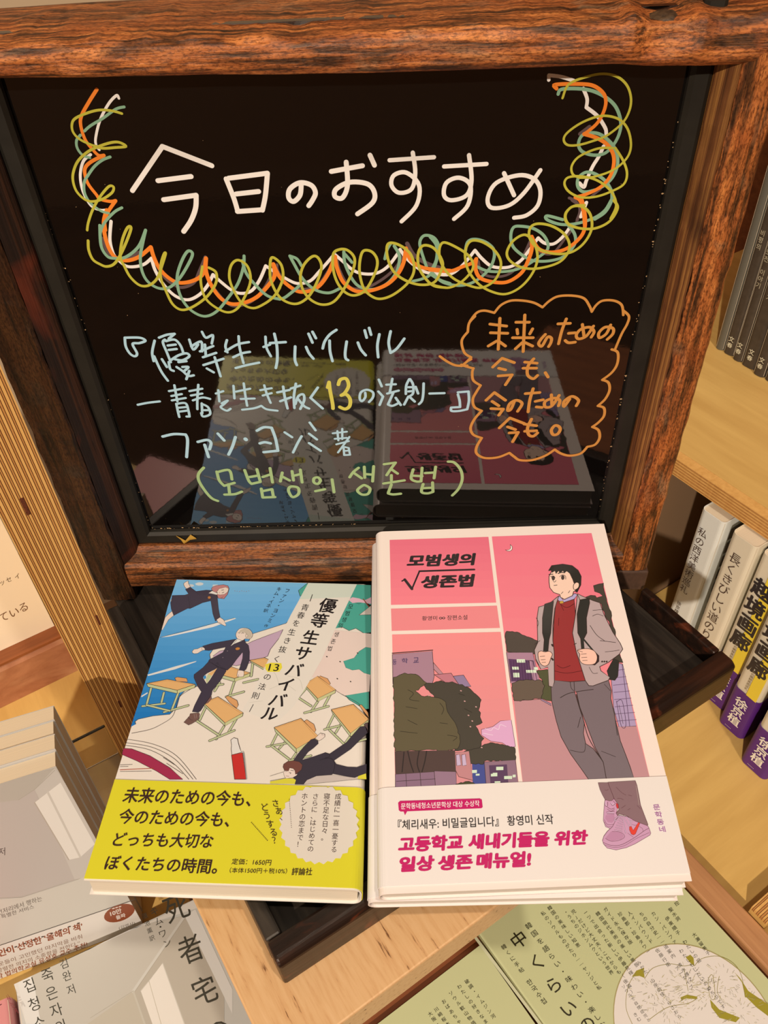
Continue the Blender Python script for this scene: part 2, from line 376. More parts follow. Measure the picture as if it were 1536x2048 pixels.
tag(box('partition_board', ces(.20, sP + .0005, ZL - .02), E1 * .68, E2 * .018, UZ * (zb - ZL + .0195), plain('partition_paint', rgb(150, 124, 98), .6, noise=.08, scale=8)), 'cream painted partition board behind the blackboard frame on the right', 'board')
f1 = lvl(CAM.z + ZL + .02)
pA, pB = f1.at(1485, 1830), f1.at(1515, 1865)
s1, s0 = s_of(pA), s_of(pB)
dv = empty('low_divider', ces(CL + .1, (s0 + s1) / 2, ZL), 'low plywood divider strip standing on the lower shelf at the right edge', 'divider')
plies('ply_edge', ces(CL + .001, s0, ZL + .0205), E2 * (s1 - s0), E1 * .3, UZ * -.004, 9, dv)
box('divider_core', ces(CL + .001, s0, ZL + .0002), E2 * (s1 - s0), E1 * .3, UZ * .016, pine, dv)
# bin with light rail
C0 = .313
bn = empty('display_bin', ces(.1, -.1, ZL - .02), 'low wooden bin floor with a light rail beside the green booklets', 'bin')
box('bin_floor', ces(c_l + .0005, -.42, ZL - .02), E1 * (C0 - c_l - .0007), E2 * .62, UZ * .0198, brown_wood, bn)
box('light_rail', ces(C0, -.42, ZL - .02), E1 * (CL - C0), E2 * (sP + .40), UZ * .032, rail_wood, bn, .0015)
# tan board on its plinth
ZT = -.422
tn = lvl(CAM.z + ZT); sN = s_of(tn.at(820, 1943)); cL = c_of(tn.at(444, 1922))
tb = empty('tan_board', ces(.05, sN + .1, ZT - .026), 'tan speckled wooden board under the black tray', 'board')
box('board_top', ces(cL, sN, ZT - .024), E1 * (.205 - cL), E2 * (s_of(tn.at(262, 1492)) - sN), UZ * .0238, tan_wood, tb, .001)
box('board_support', ces(cL + .07, sN + .1, ZL + .0002), E1 * .08, E2 * .04, UZ * (ZT - .0242 - ZL), brown_wood, tb)
# ------------------------------------------------------------------ black tray
ZR, ZF = -.3955, -.4080
rp = lvl(CAM.z + ZR); TA = rp.at(556, 1934); TB = rp.at(1476, 1327); T1 = (TB - TA).normalized(); T2 = Vector((-T1.y, T1.x, 0)); LT = (TB - TA).length; DT = LT
ty = empty('black_tray', TA + T1 * LT / 2 + T2 * DT / 2 - UZ * (ZR - ZT), 'square blackened wooden tray with raised rim under the books and blackboard', 'tray')
z_b = CAM.z + ZT + .0004
_n = n_((-.05142, .99866, 0)); _u = Vector((_n.y, -_n.x, 0))
def _tb(u, d): p = CAM + _u * u + _n * (.3675 - d); return (p - TA).dot(T2)
br_ = min(_tb(.1350, .0205), _tb(.158, .0205)) - .002; bl_ = min(_tb(-.2055, .0215), _tb(-.178, .0215)) - .003
def tb_(a, b, z): return Vector((TA.x, TA.y, 0)) + T1 * a + T2 * b + UZ * z
wf, wl, wr, wb = .0125, .008, .0055, .008
pr = [(0, 0), (wf, 0), (wf, ZR - ZT - .0004), (.003, ZR - ZT - .0004), (0, ZR - ZT - .0035)]
o = extrude('front_rim', pr, tb_(0, 0, z_b), T2, UZ, T1 * LT, rim_wood, ty, .0016)
box('left_rim', tb_(0, wf + .0002, z_b), T1 * wl, T2 * (min(bl_, DT - wb) - wf), UZ * (ZR - ZT - .001), black_wood, ty, .0012)
box('right_rim', tb_(LT - wr, wf + .0002, z_b), T1 * wr, T2 * (br_ - wf), UZ * (ZR - ZT - .001), rim_wood, ty, .0012)
box('back_rim', tb_(.09, DT - wb, z_b), T1 * (LT - .09), T2 * wb, UZ * (ZR - ZT - .002), rim_wood, ty, .0012)
npl = 5; wpl = (LT - wl - wr) / npl
for i in range(npl):
    zt = ZF - ZT - .0004 + (.0006 if i % 2 else 0)
    box('plank', tb_(wl + wpl * i + .0003, wf + .0004, z_b), T1 * (wpl - .0008), T2 * (DT - wf - wb - .0006), UZ * zt, black_wood, ty, .0006)
# ------------------------------------------------------------------ framed blackboard
NM = n_((-.05142, .99866, 0)); BU = Vector((NM.y, -NM.x, 0)); MB = .3675
def W(u, d, z): return CAM + BU * u + NM * (MB - d) + UZ * z
panel = Plane(CAM + NM * MB, -NM, BU)
uL, uR, zB, zTt = -.1645, .1210, -.3590, -.086
bb = empty('framed_blackboard', W(0, 0, ZF + .001), 'glossy blackboard in a charred wooden frame with handwritten Japanese recommendation', 'blackboard')
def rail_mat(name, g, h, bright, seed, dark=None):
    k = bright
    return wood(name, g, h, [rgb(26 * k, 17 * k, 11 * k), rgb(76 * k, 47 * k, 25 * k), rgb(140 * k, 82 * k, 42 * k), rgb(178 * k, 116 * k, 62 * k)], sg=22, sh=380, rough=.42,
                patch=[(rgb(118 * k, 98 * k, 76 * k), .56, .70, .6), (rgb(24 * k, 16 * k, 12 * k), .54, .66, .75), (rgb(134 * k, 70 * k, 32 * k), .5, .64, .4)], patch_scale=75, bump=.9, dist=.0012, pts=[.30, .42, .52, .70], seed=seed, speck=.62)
m_top = rail_mat('top_rail_wood', BU, UZ, 1.25, 1); m_right = rail_mat('right_rail_wood', UZ, BU, 1.2, 5); m_left = rail_mat('left_rail_wood', UZ, BU, .42, 9)  # left rail: more charred, and the shade on it is put into its colours
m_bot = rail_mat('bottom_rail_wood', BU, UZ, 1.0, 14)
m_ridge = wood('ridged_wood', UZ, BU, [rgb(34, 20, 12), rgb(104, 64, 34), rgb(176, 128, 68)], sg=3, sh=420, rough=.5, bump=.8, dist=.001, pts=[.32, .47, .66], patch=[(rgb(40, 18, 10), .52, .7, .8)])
m_ridge_d = wood('ridged_wood_shaded', UZ, BU, [rgb(10, 6, 5), rgb(32, 18, 12), rgb(66, 38, 22)], sg=3, sh=420, rough=.55, bump=.8, dist=.001, pts=[.32, .5, .7], patch=[(rgb(96, 40, 22), .6, .68, .8)])  # darkened copy for the left bevel, its unlit side put into the colour
trim_m = plain('black_trim', rgb(34, 32, 27), .55, .3, noise=.35, scale=70, bump=.1)
# panel
gl, nt, b = new_mat('glossy_blackboard'); b.inputs['Base Color'].default_value = (.0035, .003, .0028, 1); b.inputs['Roughness'].default_value = .035; b.inputs['IOR'].default_value = 1.95
tc = nt.nodes.new('ShaderNodeTexCoord'); q1 = nt.nodes.new('ShaderNodeTexNoise'); q1.inputs['Scale'].default_value = 420; nt.links.new(tc.outputs['Object'], q1.inputs['Vector'])
bp = nt.nodes.new('ShaderNodeBump'); bp.inputs['Strength'].default_value = .05; bp.inputs['Distance'].default_value = .0001; nt.links.new(q1.outputs['Fac'], bp.inputs['Height']); nt.links.new(bp.outputs[0], b.inputs['Normal'])
box('black_panel', W(uL - .012, 0, zB - .012), BU * (uR - uL + .024), NM * .004, UZ * (zTt - zB + .02), gl, bb)
# inner trim, mitred
tp = [(0, .0003), (0, .003), (.0018, .0048), (.0072, .0052), (.0088, .0042), (.0088, .0003)]
def mitre(name, side, prof, mat):
    vs = []; k = len(prof)
    for e in (0, 1):
        for (s, d) in prof:
            if side == 'bottom': vs.append(W((uL - s) if e == 0 else (uR + s), d, zB - s))
            if side == 'left': vs.append(W(uL - s, d, (zB - s) if e == 0 else zTt + .01))
            if side == 'right': vs.append(W(uR + s, d, (zB - s) if e == 0 else zTt + .01))
    fs = [(j, (j + 1) % k, (j + 1) % k + k, j + k) for j in range(k)] + [tuple(range(k)), tuple(range(k, 2 * k))]
    return fixn(mesh(name, vs, fs, mat, bb))
for sd in ('bottom', 'left', 'right'): mitre('inner_trim', sd, tp, trim_m)
cream_spk = plain('paint_fleck', rgb(190, 160, 120), .5); rr = random.Random(3); vs = []; fs = []
def fleck(u, z, d, r):
    k = len(vs); n = rr.randint(5, 7)
    for i in range(n): an = 6.283 * i / n; rad = r * rr.uniform(.5, 1.2); vs.append(W(u + rad * math.cos(an), d, z + rad * .7 * math.sin(an)))
    fs.append(tuple(range(k, k + n)))
for i in range(60): fleck(uR - .0004 + rr.gauss(0, .0004), rr.uniform(zB, -.12), .0004 + rr.random() * .0001, rr.choice([.0003, .0004, .0007]))
for i in range(36): fleck(uL + .0002 + rr.gauss(0, .0004), rr.uniform(zB, -.14), .0004, rr.choice([.0002, .0003, .0005]))
for i in range(70): fleck(rr.uniform(uL, -.03), zB + .0003 + rr.gauss(0, .0003), .0004, rr.choice([.0003, .0004, .0007]))
for i in range(40): fleck(rr.uniform(uL + .01, uR - .01), rr.uniform(zB, -.12), .0002, rr.choice([.00012, .0002]))
tag(mesh('paint_flecks', vs, fs, cream_spk, bb), kind='stuff')
# side rails: outer face, then ridged slope down to the trim
def jit(amp, f, ph):
    def g(t, x, y): return (amp * nz(t * f, x * 60 + ph, y * 60), amp * .8 * nz(t * f + 31, x * 60 + ph, y * 60))
    return g
zt_ = -.0915; zfoot = ZF + .0012
def side_rail(name, sg_, s_in, s_mid, s_out, m_face, m_slope, ph):
    u0 = uR if sg_ > 0 else uL
    ax = BU * sg_
    face = [(s_mid, -.030), (s_mid, .0165), (s_mid + .0012, .018), ((s_mid + s_out) / 2, .0186), (s_out - .0015, .018), (s_out, .016), (s_out, -.030)]
    r = extrude(name, face, W(u0, 0, zfoot + (.0 if sg_ < 0 else .018)), ax, -NM, UZ * (zt_ - zfoot - (.0 if sg_ < 0 else .018)), m_face, bb, nl=70, jitter=jit(.0009, 26, ph), smooth=False)
    sl = [(s_in, .0002), (s_in, .0062), (s_in + .0012, .0085), ((s_in + s_mid) / 2, .0125), (s_mid - .0004, .0165), (s_mid - .0004, .0002)]
    q = extrude('ridged_bevel', sl, W(u0, 0, zfoot + .03), ax, -NM, UZ * (zt_ - zfoot - .03), m_slope, r, nl=60, jitter=jit(.0003, 40, ph + 3))
    return r
rr_ = side_rail('side_rail', 1, .0091, .0156, .0326, m_right, m_ridge, 1.0)
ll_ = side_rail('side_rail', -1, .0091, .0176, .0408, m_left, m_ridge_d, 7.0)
extrude('rail_foot', [(.0145, -.028), (.0135, .019), (.0335, .0195), (.0345, -.028)], W(uR, 0, zfoot), BU, -NM, UZ * .0175, wood('foot_end_grain', UZ, BU, [rgb(52, 38, 32), rgb(92, 68, 56)], sg=90, sh=120, rough=.6, bump=.6), rr_, .001)
# bottom rail
zb0, zb1 = -.3955, -.3745
bp_ = [(-.028, zb0), (.0165, zb0), (.018, zb0 + .0018), (.0186, (zb0 + zb1) / 2), (.018, zb1 - .002), (.0160, zb1), (.0085, zB - .0125), (.0062, zB - .0093), (.0002, zB - .0091), (-.028, zB - .0091)]
extrude('bottom_rail', bp_, W(uL - .0172, 0, 0), -NM, UZ, BU * (uR - uL + .0172 + .0152), m_bot, bb, nl=60, jitter=lambda t, x, y: (.0004 * nz(t * 30, y * 300, 2), .0005 * nz(t * 18, x * 200, 5)))
# top rail with a wavy natural edge and a knot
fp = panel.up(.018)
low = [((fp.at(x, y) - CAM).dot(BU), fp.at(x, y).z - CAM.z) for x, y in ((-220, 163), (0, 159), (200, 157), (384, 153), (600, 151), (768, 148), (930, 143), (1088, 137), (1218, 131), (1330, 135), (1418, 134), (1536, 129), (1700, 128))]
def lo_z(u):
    for (a0, b0), (a1, b1) in zip(low, low[1:]):
        if u <= a1: t = (u - a0) / (a1 - a0); t = t * t * (3 - 2 * t); return b0 + (b1 - b0) * t
    return low[-1][1]
u0, u1 = -.2015, .165; NL = 150; vs = []; fs = []
prof = [(-.052, 0, 0), (.0160, 0, 0), (.0178, 0, .0018), (.0186, 0, .006), (.0182, 0, .011), (.0172, 1, -.0012), (.0150, 1, .0), (.000, 1, .0016), (-.018, 1, .0022), (-.036, 1, .0018), (-.0515, 1, .0008), (-.0525, 1, -.001)]
ku = (fp.at(1335, 75) - CAM).dot(BU)
for i in range(NL + 1):
    u = u0 + (u1 - u0) * i / NL; zl = lo_z(u); zh = -.0795 + .0006 * math.sin(u * 40) + max(0, u - .05) * .012
    kk = math.exp(-((u - ku) / .012) ** 2); ring = math.exp(-((abs(u - ku) - .013) / .004) ** 2)
    for j, (d, side, off) in enumerate(prof):
        z = (zl if side == 0 else zh) + off; dd = d
        a_ = .0012 * nz(u * 90, j * .7, 3) + .0006 * nz(u * 260, j * 2.1, 8)
        if 2 <= j <= 9: z += a_ * (1 if side else .5); dd += .0011 * nz(u * 75, j * 1.3, 11)
        if 3 <= j <= 7: dd -= .0028 * kk * (1 if 4 <= j <= 6 else .6); z -= .0008 * kk * (5 <= j <= 7); z += .0018 * ring * (5 <= j <= 7); dd += .0014 * ring
        vs.append(W(u, dd, z))
k = len(prof)
for i in range(NL):
    for j in range(k): a_ = i * k + j; b_ = i * k + (j + 1) % k; fs.append((a_, b_, b_ + k, a_ + k))
fs += [tuple(range(k)), tuple(NL * k + j for j in range(k))]
tr = fixn(mesh('top_rail', vs, fs, m_top, bb, smooth=True)); sm = tr.modifiers.new('sub', 'SUBSURF'); sm.levels = 1; sm.render_levels = 2; sm.subdivision_type = 'SIMPLE'
# knot in the top rail
knot = plain('knot_wood', rgb(84, 62, 40), .55, noise=.75, scale=340, bump=1.0)
vs = []; fs = []; nk = 22; kc = W(ku, .0122, -.0838)
for r_i, (rd, dp) in enumerate(((0, .0012), (.35, .0026), (.7, .0016), (1, -.001), (1.05, -.006))):
    for a_i in range(nk):
        an = 6.2832 * a_i / nk; wv = 1 + .22 * nz(math.cos(an) * 1.6, math.sin(an) * 1.6, 4)
        vs.append(kc + BU * (.0088 * rd * wv * math.cos(an)) + (UZ * .8 + NM * .35) * (.0068 * rd * wv * math.sin(an)) - NM * (dp + .0016 * nz(math.cos(an) * 2.5, math.sin(an) * 2.5, rd * 3)))
for r_i in range(4):
    for a_i in range(nk): fs.append((r_i * nk + a_i, r_i * nk + (a_i + 1) % nk, (r_i + 1) * nk + (a_i + 1) % nk, (r_i + 1) * nk + a_i))
mesh('knot', vs, fs, knot, tr, smooth=True)
# torn tape scrap on the bottom trim
tpm = plain('yellow_tape', rgb(190, 150, 60), .5)
t0 = panel.up(.0058)
tq = [(356, 1072), (360, 1079), (364, 1078), (371, 1088), (379, 1080), (391, 1077), (383, 1071), (372, 1074), (366, 1071), (370, 1083), (357, 1076)]
tq = [t0.at(x, y) for x, y in ((353, 1073), (362, 1080), (368, 1088), (380, 1080), (393, 1078), (382, 1071), (372, 1083), (361, 1077))]
sc = mesh('tape_scrap', tq + [p - NM * .0004 + UZ * .0012 for p in tq], [tuple(range(8)), tuple(range(15, 7, -1))] + [(i, (i + 1) % 8, (i + 1) % 8 + 8, i + 8) for i in range(8)], tpm, bb)
# ------------------------------------------------------------------ paint-marker writing on the blackboard
marker = ink_mat('marker_paint', .55, .3)
wp = panel
def board(name, T, strokes, c, w, smooth=True, lift=0.0):
    a = Art(wp, (246, 232, 222), paper=.84, lift=.00012 + lift, step=3e-6, T=T)
    for s in strokes:
        ww = w
        if isinstance(s, tuple): s, ww = s
        a.line(s, ww, c, smooth)
    return a
def multi(name, parts, lift=0):
    """parts: (T, strokes, colour, width) painted one after another into one part of the blackboard"""
    A = Art(wp, (246, 232, 222), paper=.84, lift=.00012 + lift, step=3e-6)
    for T, strokes, c, w in parts:
        A.T = T
        for s in strokes.split('|'):
            s = s.strip()
            if not s: continue
            closed = s[0] == '@'; s = s.lstrip('@')
            pts = P(s)
            A.line(pts, w, c, len(pts) > 2, closed)
    return A.build(name, marker, bb)
K1 = (0, 0, 2.0); K2 = (768, 0, 2.0)
WH = (240, 226, 216); OR = (240, 128, 40); MI = (134, 170, 138); YE = (190, 178, 60); MV = (96, 74, 74)
gL = (130, 140, 6.4); gB = (200, 420, 4.267); gM = (540, 440, 4.267); gR = (860, 400, 3.84); gU = (1060, 130, 6.4)
multi('garland_mauve_line', [
    (gB, "470,440 540,560 620,630 700,660 800,620 850,520 900,400", MV, 26), (gB, "20,240 60,350 120,400 240,410 330,360", MV, 26), (gB, "950,640 1060,770 1150,820 1290,780 1400,670 1470,540", MV, 24),
    (gM, "60,380 70,440 160,560 260,590 400,560 500,430 550,330", MV, 22), (gM, "570,310 590,420 680,570 800,580 920,530 1060,420 1150,280", MV, 24), (gM, "1170,200 1230,300 1340,370 1460,410", MV, 34),
    (gR, "370,470 400,560 500,590 620,560 700,460 780,290", MV, 20), (gR, "840,400 940,410 1040,290 1120,180 1150,60 1090,0", MV, 20), (gU, "600,1980 640,1850 580,1740 500,1700", MV, 34), (gU, "640,880 760,790", MV, 50), (gU, "760,1700 900,1590", MV, 30)])
multi('garland_white_line', [
    (gL, "690,360 660,325 560,430 450,640 395,860 400,960 440,1020|330,1080 240,1160 200,1300 205,1450 250,1600 340,1740 450,1790 520,1790", WH, 34),
    (gB, "95,95 85,250 110,360 140,410|140,410 220,475 300,482 380,460 440,410|440,410 470,510 540,630 640,730 750,765 850,720 920,640 965,550|965,550 1030,610 1120,680 1200,710 1290,690 1360,600 1415,475|1415,475 1480,520", WH, 26),
    (gM, "120,490 230,540 340,520 420,440 500,350 550,290|550,290 620,350 700,420 780,455 900,455 1000,400 1080,300 1110,250|1110,250 1160,320 1250,400 1350,450 1536,460", WH, 26),
    (gR, "20,565 150,570 250,500 345,385|345,385 400,450 480,510 600,515 690,470 750,400 830,290|830,290 880,330 950,335 1020,280 1080,200", WH, 24),
    (gU, "650,1940 720,1760|630,1510 690,1560 720,1480 800,1300 880,1170 940,1040|240,190 240,130|240,130 400,150 560,200|680,300 730,430 720,540|720,540 860,650 960,800 975,880", WH, 46)], 3e-5)
multi('garland_orange_line', [
    (gL, "410,245 300,420 210,590 205,720 260,890 350,1010 430,1090 500,1090|500,1090 340,1170 260,1250 260,1350 300,1460 400,1590 450,1650 580,1680 650,1670|650,1670 560,1800 510,1920 520,2048", OR, 42),
    (gB, "60,0 35,90 40,200 75,320 130,400 220,430 330,400 435,315|435,315 460,400 510,500 590,580 680,620 800,600 880,540 905,410|905,410 905,520 950,640 1030,750 1120,800 1230,790 1340,740 1430,650 1490,560 1480,460", OR, 32),
    (gM, "29,375 80,480 160,560 250,610 350,600 430,550 500,450 540,350 555,310|555,310 570,400 620,520 700,590 780,610 900,590 1010,540 1090,460 1140,360 1160,240|1160,240 1200,340 1290,400 1400,420 1536,430", OR, 32),
    (gR, "0,535 150,545 250,510 330,480 355,450|355,450 350,530 390,600 500,630 600,625 700,560 750,470 780,380 780,280|780,280 830,370 920,400 1030,380 1120,320 1180,240 1190,130 1165,0", OR, 28),
    (gU, "700,2048 680,1850 640,1730 580,1690|580,1690 720,1650 900,1560 1020,1430 1070,1270 1060,1130 980,1010 850,930 690,880|690,880 750,840 860,740 940,600 970,460 930,350 800,260 600,240 320,250 340,300", OR, 46)], 6e-5)
multi('garland_mint_line', [
    (gL, "760,470 650,500 480,620 330,710 250,780|200,830 150,900 160,1000 230,1090 320,1120|580,1110 480,1150 380,1230 300,1340 250,1430 250,1560 310,1680 400,1760 480,1810 560,1830|730,1760 640,1810 540,1910 480,2000 450,2100", MI, 34),
    (gB, "0,130 10,300 60,390 120,410 220,400 330,310 390,170|390,170 365,280 345,400 360,520 410,610 500,665 590,660 680,580 760,450 790,370 750,350 700,430 660,560 670,680 720,790 800,870 900,905 1000,860 1100,740 1180,620 1225,480 1230,390|1215,430 1250,540 1330,640 1430,730 1536,760", MI, 25),
    (gM, "0,655 100,670 180,620 250,560|170,305 210,380 280,500 380,590 500,620 600,580|170,305 230,330 270,390|630,270 640,370 700,500 770,570 880,590 1000,540 1080,440 1105,310 1060,220|980,330 1000,250 1030,200|640,290 700,360|1340,410 1290,260 1280,180 1320,130 1400,150 1440,230 1420,350 1370,460 1300,500 1220,520|1370,460 1450,510 1536,540", MI, 25),
    (gR, "0,280 50,350 50,450 20,520|20,560 100,630 230,655 350,620 460,520 495,400 440,330 350,300 290,320 270,400|360,510 450,545 600,545 720,510 830,440 905,370 880,280 800,220 700,200 640,210 620,280 640,360 720,430 800,465 920,465 1030,430 1110,340 1110,260 1060,190|1020,150 900,120 900,150 1000,185 1120,180 1250,140 1340,80 1390,0", MI, 23),
    (gU, "1060,1650 980,1500 850,1400 720,1370 620,1440 610,1550 680,1620 820,1600 950,1540 1060,1430 1120,1270 1100,1100 1000,960 850,870 680,890 620,1000 660,1100 800,1150 950,1130 1060,1030 1140,880 1160,720 1100,540 980,420 800,330 600,300 400,310 360,370|1050,1640 1040,1740 960,1880 830,1970", MI, 42)], 9e-5)
multi('garland_yellow_line', [
    (gL, "730,555 600,520 440,510 280,550 130,620 90,700 110,800 200,890 350,960 400,970|400,985 500,1000 640,990 780,975 700,925 600,925 450,970 300,1040 170,1160 110,1300 105,1420 150,1550 250,1650 350,1680 480,1650 600,1570 625,1500 580,1480 520,1530 430,1650 350,1800 300,1950 285,2048", YE, 32),
    (gB, "-100,260 -95,340 -60,420 0,460 60,480 130,450 200,330 265,160 235,150 190,260 175,400 210,480 260,570 340,640 420,640 490,580 530,470 560,370 545,380 520,470 520,580 560,680 620,800 700,850 800,820 920,730 990,620 990,530 930,490|875,480 860,600 890,730 960,810 1080,870 1170,840 1240,730 1285,600 1260,480 1180,425 1120,470 1105,580 1150,700 1220,800 1310,835 1400,800 1480,740 1536,660", YE, 22),
    (gM, "60,620 110,500 100,390 50,330 10,325 0,420 10,520 70,640 150,700 240,710 330,650 400,530 440,400 410,320 360,310 290,380 260,480 280,590 350,680 450,720 550,690 640,570 710,420 720,320 660,255 590,250 540,290 540,420 580,540 650,620 730,640 820,590 900,440 915,340 870,270 800,260 770,330 765,450 800,580 870,650 950,670 1060,630 1180,530 1230,420 1200,290 1100,210 1010,200 1000,300 1050,430 1150,510 1280,550 1400,530 1460,430 1470,350 1400,240 1310,215 1265,280 1270,400 1330,500 1400,560 1500,575", YE, 22),
    (gR, "0,640 60,660 150,670 250,620 330,520 300,430 200,360 100,325 70,400 100,510 180,600 300,655 400,670 500,610 545,490 500,390 400,320 310,315 270,400 290,530 370,640 470,700 580,720 690,670 780,570 825,450 800,330 730,265 640,310 590,400 620,470 720,520 850,520 1000,470 1070,370 1040,270 940,200 830,180 770,210 765,290 830,370 950,410 1080,400 1180,330 1240,220 1230,110 1170,50 1090,50 1040,110 1060,180 1150,215 1270,215 1380,160 1440,60 1410,0", YE, 20),
    (gU, "1030,1960 1100,1800 1060,1650 950,1530 800,1450 620,1420 480,1440 440,1520 500,1620 650,1690 850,1680 1050,1610 1200,1520 1240,1380 1190,1220 1090,1060|700,1790 560,1800 460,1880 450,1980 500,2048|640,1440 550,1400 530,1300 600,1190 740,1110 900,1060 1060,1060|640,1440 800,1430 1000,1370 1150,1280 1260,1150 1290,1000 1250,820 1150,700 1000,650 850,660 650,740 480,860 430,950 480,1020 620,1020 800,970 980,900 1180,740 1270,580 1290,420 1240,260 1120,150 950,110 750,140 500,240 415,420", YE, 30)], 12e-5)
multi('white_title_writing', [
    (K1, "530,762 650,585|650,585 848,662|632,722 765,705|655,798 785,780|785,780 783,830 765,880 735,925|905,715 935,790 950,840|915,712 1070,692|1070,692 1062,780 1050,840|945,775 1035,765|950,845 1050,838|1205,740 1200,780 1175,805 1155,790 1160,755 1200,730 1245,740 1262,770 1250,800 1235,822|1325,685 1450,662|1385,648 1390,740 1370,790 1340,785 1345,755 1400,728 1470,735 1498,770 1490,810 1430,855|1480,620 1498,660", WH, 19.5),
    (K2, "22,640 200,628|115,610 125,690 110,755 60,770 30,740 40,700 90,690 140,740 130,820 70,885|240,665 410,655|340,620 350,720 330,780 270,800 240,780 250,730 300,710 345,740 335,820 280,875|480,692 520,780|625,680 560,770 500,820 430,830 415,790 450,730 540,700 600,715 625,760 615,820 570,860 520,870", WH, 17)], 15e-5)
BL_ = (178, 208, 220); GR = (166, 188, 130); YW = (212, 198, 88); OG = (206, 138, 66)
A1 = (240, 640, 5.12); A2 = (540, 640, 5.12); A3 = (260, 740, 5.12); A4 = (540, 740, 7.68); A5 = (700, 720, 5.908); A6 = (380, 900, 5.12); A7 = (640, 900, 4.8); A8 = (940, 590, 4.518)
multi('blue_title_writing', [
    (A1, "50,180 200,180 260,210 200,235 130,245 175,340 150,370 100,340 60,270 50,190|355,210 330,330 345,420|350,370 420,520 490,620|400,180 480,150 560,140|560,140 500,190|460,200 440,230 480,330 520,430|470,215 560,200 620,260 650,340|490,260 570,250|500,305 580,295|430,400 480,480|500,430 515,500 550,520|520,410 600,360 680,340 710,370 640,410 560,400|600,430 680,420|580,480 640,520 700,570 755,565|640,480 700,480 660,520|710,520 680,605|710,200 750,300 800,250|730,270 830,220 840,320|840,120 880,180 950,155 940,240|870,250 880,370|820,320 955,265|850,380 985,335|855,460 1060,395|970,380 1030,575|890,495 960,535|1095,205 1080,270 1100,330|1080,320 1200,250 1320,225|1215,165 1225,280 1265,440|1160,380 1250,340 1330,325|1185,490 1300,460 1425,435|1470,275 1536,250|1490,170 1500,280 1545,370", BL_, 25),
    (A2, "0,235 160,225|45,140 70,260 75,400 60,490|258,270 255,400 275,460|370,275 400,340 445,395|395,140 435,230|435,120 470,185|680,100 610,150 560,220 540,290|610,210 615,320 640,420|785,220 770,330 775,390 800,410|900,230 930,300 980,360|970,105 990,180|1015,80 1035,150|1120,145 1100,260 1108,380|1235,115 1215,230 1235,335|1235,335 1300,290 1375,190", BL_, 27)])
multi('blue_subtitle_writing', [
    (A3, "80,355 180,335 305,320|400,215 570,185|455,155 485,320|425,265 530,245|430,310 570,285|475,345 490,420 505,480|480,345 570,340 600,420 610,475|610,475 580,475|500,385 575,378|505,425 580,415|610,215 740,190|625,260 740,240|645,310 740,280 820,295|700,150 690,300 690,400|735,340 740,440|735,345 800,380 820,450 750,475 730,440|760,410 810,410|880,240 955,215|905,205 915,320|940,340 1000,310 960,350 930,380 990,415 1030,395|1060,160 1070,290|1085,220 1230,190|1165,135 1180,250 1200,365|1135,295 1275,290|1150,405 1270,390 1345,365|1345,365 1400,400 1510,415|1335,205 1450,185|1360,260 1450,235|1375,155 1400,240 1440,335", BL_, 23),
    (A2, "75,740 200,715|135,680 150,780 180,905|105,830 215,790|215,700 310,670|265,650 245,780 250,900|260,860 290,780 340,760 350,820 310,910|290,810 350,880 400,905|490,690 415,795|415,795 540,905", BL_, 25),
    (A5, "180,385 180,440 140,485 115,450 130,380 200,350 270,380 270,440 225,495|340,230 375,310|335,370 390,430|390,430 350,530|430,290 540,285|500,220 480,330 470,380|440,395 575,360|510,390 450,520|450,525 500,540 570,510|540,445 600,530|700,225 665,300 660,400|710,225 745,290 745,390 700,430|690,320 735,320|690,370 740,365|690,430 640,525|700,430 765,490|775,315 805,395|870,275 865,400 850,480 815,520|940,395 1115,390|1275,380 1400,370|1400,370 1405,480 1385,580|1385,580 1290,600 1200,600 1195,560|1195,560 1290,555|1300,555 1295,480 1275,405", BL_, 28)])
multi('yellow_thirteen_writing', [(A2, "590,690 605,635|605,635 615,720 640,850 645,905|700,660 720,610 780,600 805,670 770,740 730,770|730,770 780,760 820,810 815,880 770,910 715,890", YW, 34)])
multi('blue_author_writing', [
    (A3, "335,680 450,655 570,660|570,660 590,720 580,890|695,735 790,715 830,745 815,810|765,765 805,890|900,650 965,720|1080,685 1050,780 1010,865|1300,620 1370,585 1450,590|1450,590 1490,700 1515,825|1515,825 1370,840|1330,750 1380,738 1440,750", BL_, 28), (A3, "1182,705 1188,711", BL_, 38),
    (A4, "225,955 340,1030|485,1015 420,1130 355,1265|610,805 700,925|600,975 720,1065|600,1120 780,1240", BL_, 36),
    (A4, "965,970 1180,945|1035,935 1050,1080|1110,900 1110,1060|995,1055 1180,1040|1020,1140 1210,1090|1220,1025 1130,1150 1045,1265|1130,1180 1140,1305|1140,1305 1230,1300|1230,1300 1210,1200|1150,1180 1210,1195|1140,1240 1210,1235", BL_, 30)])
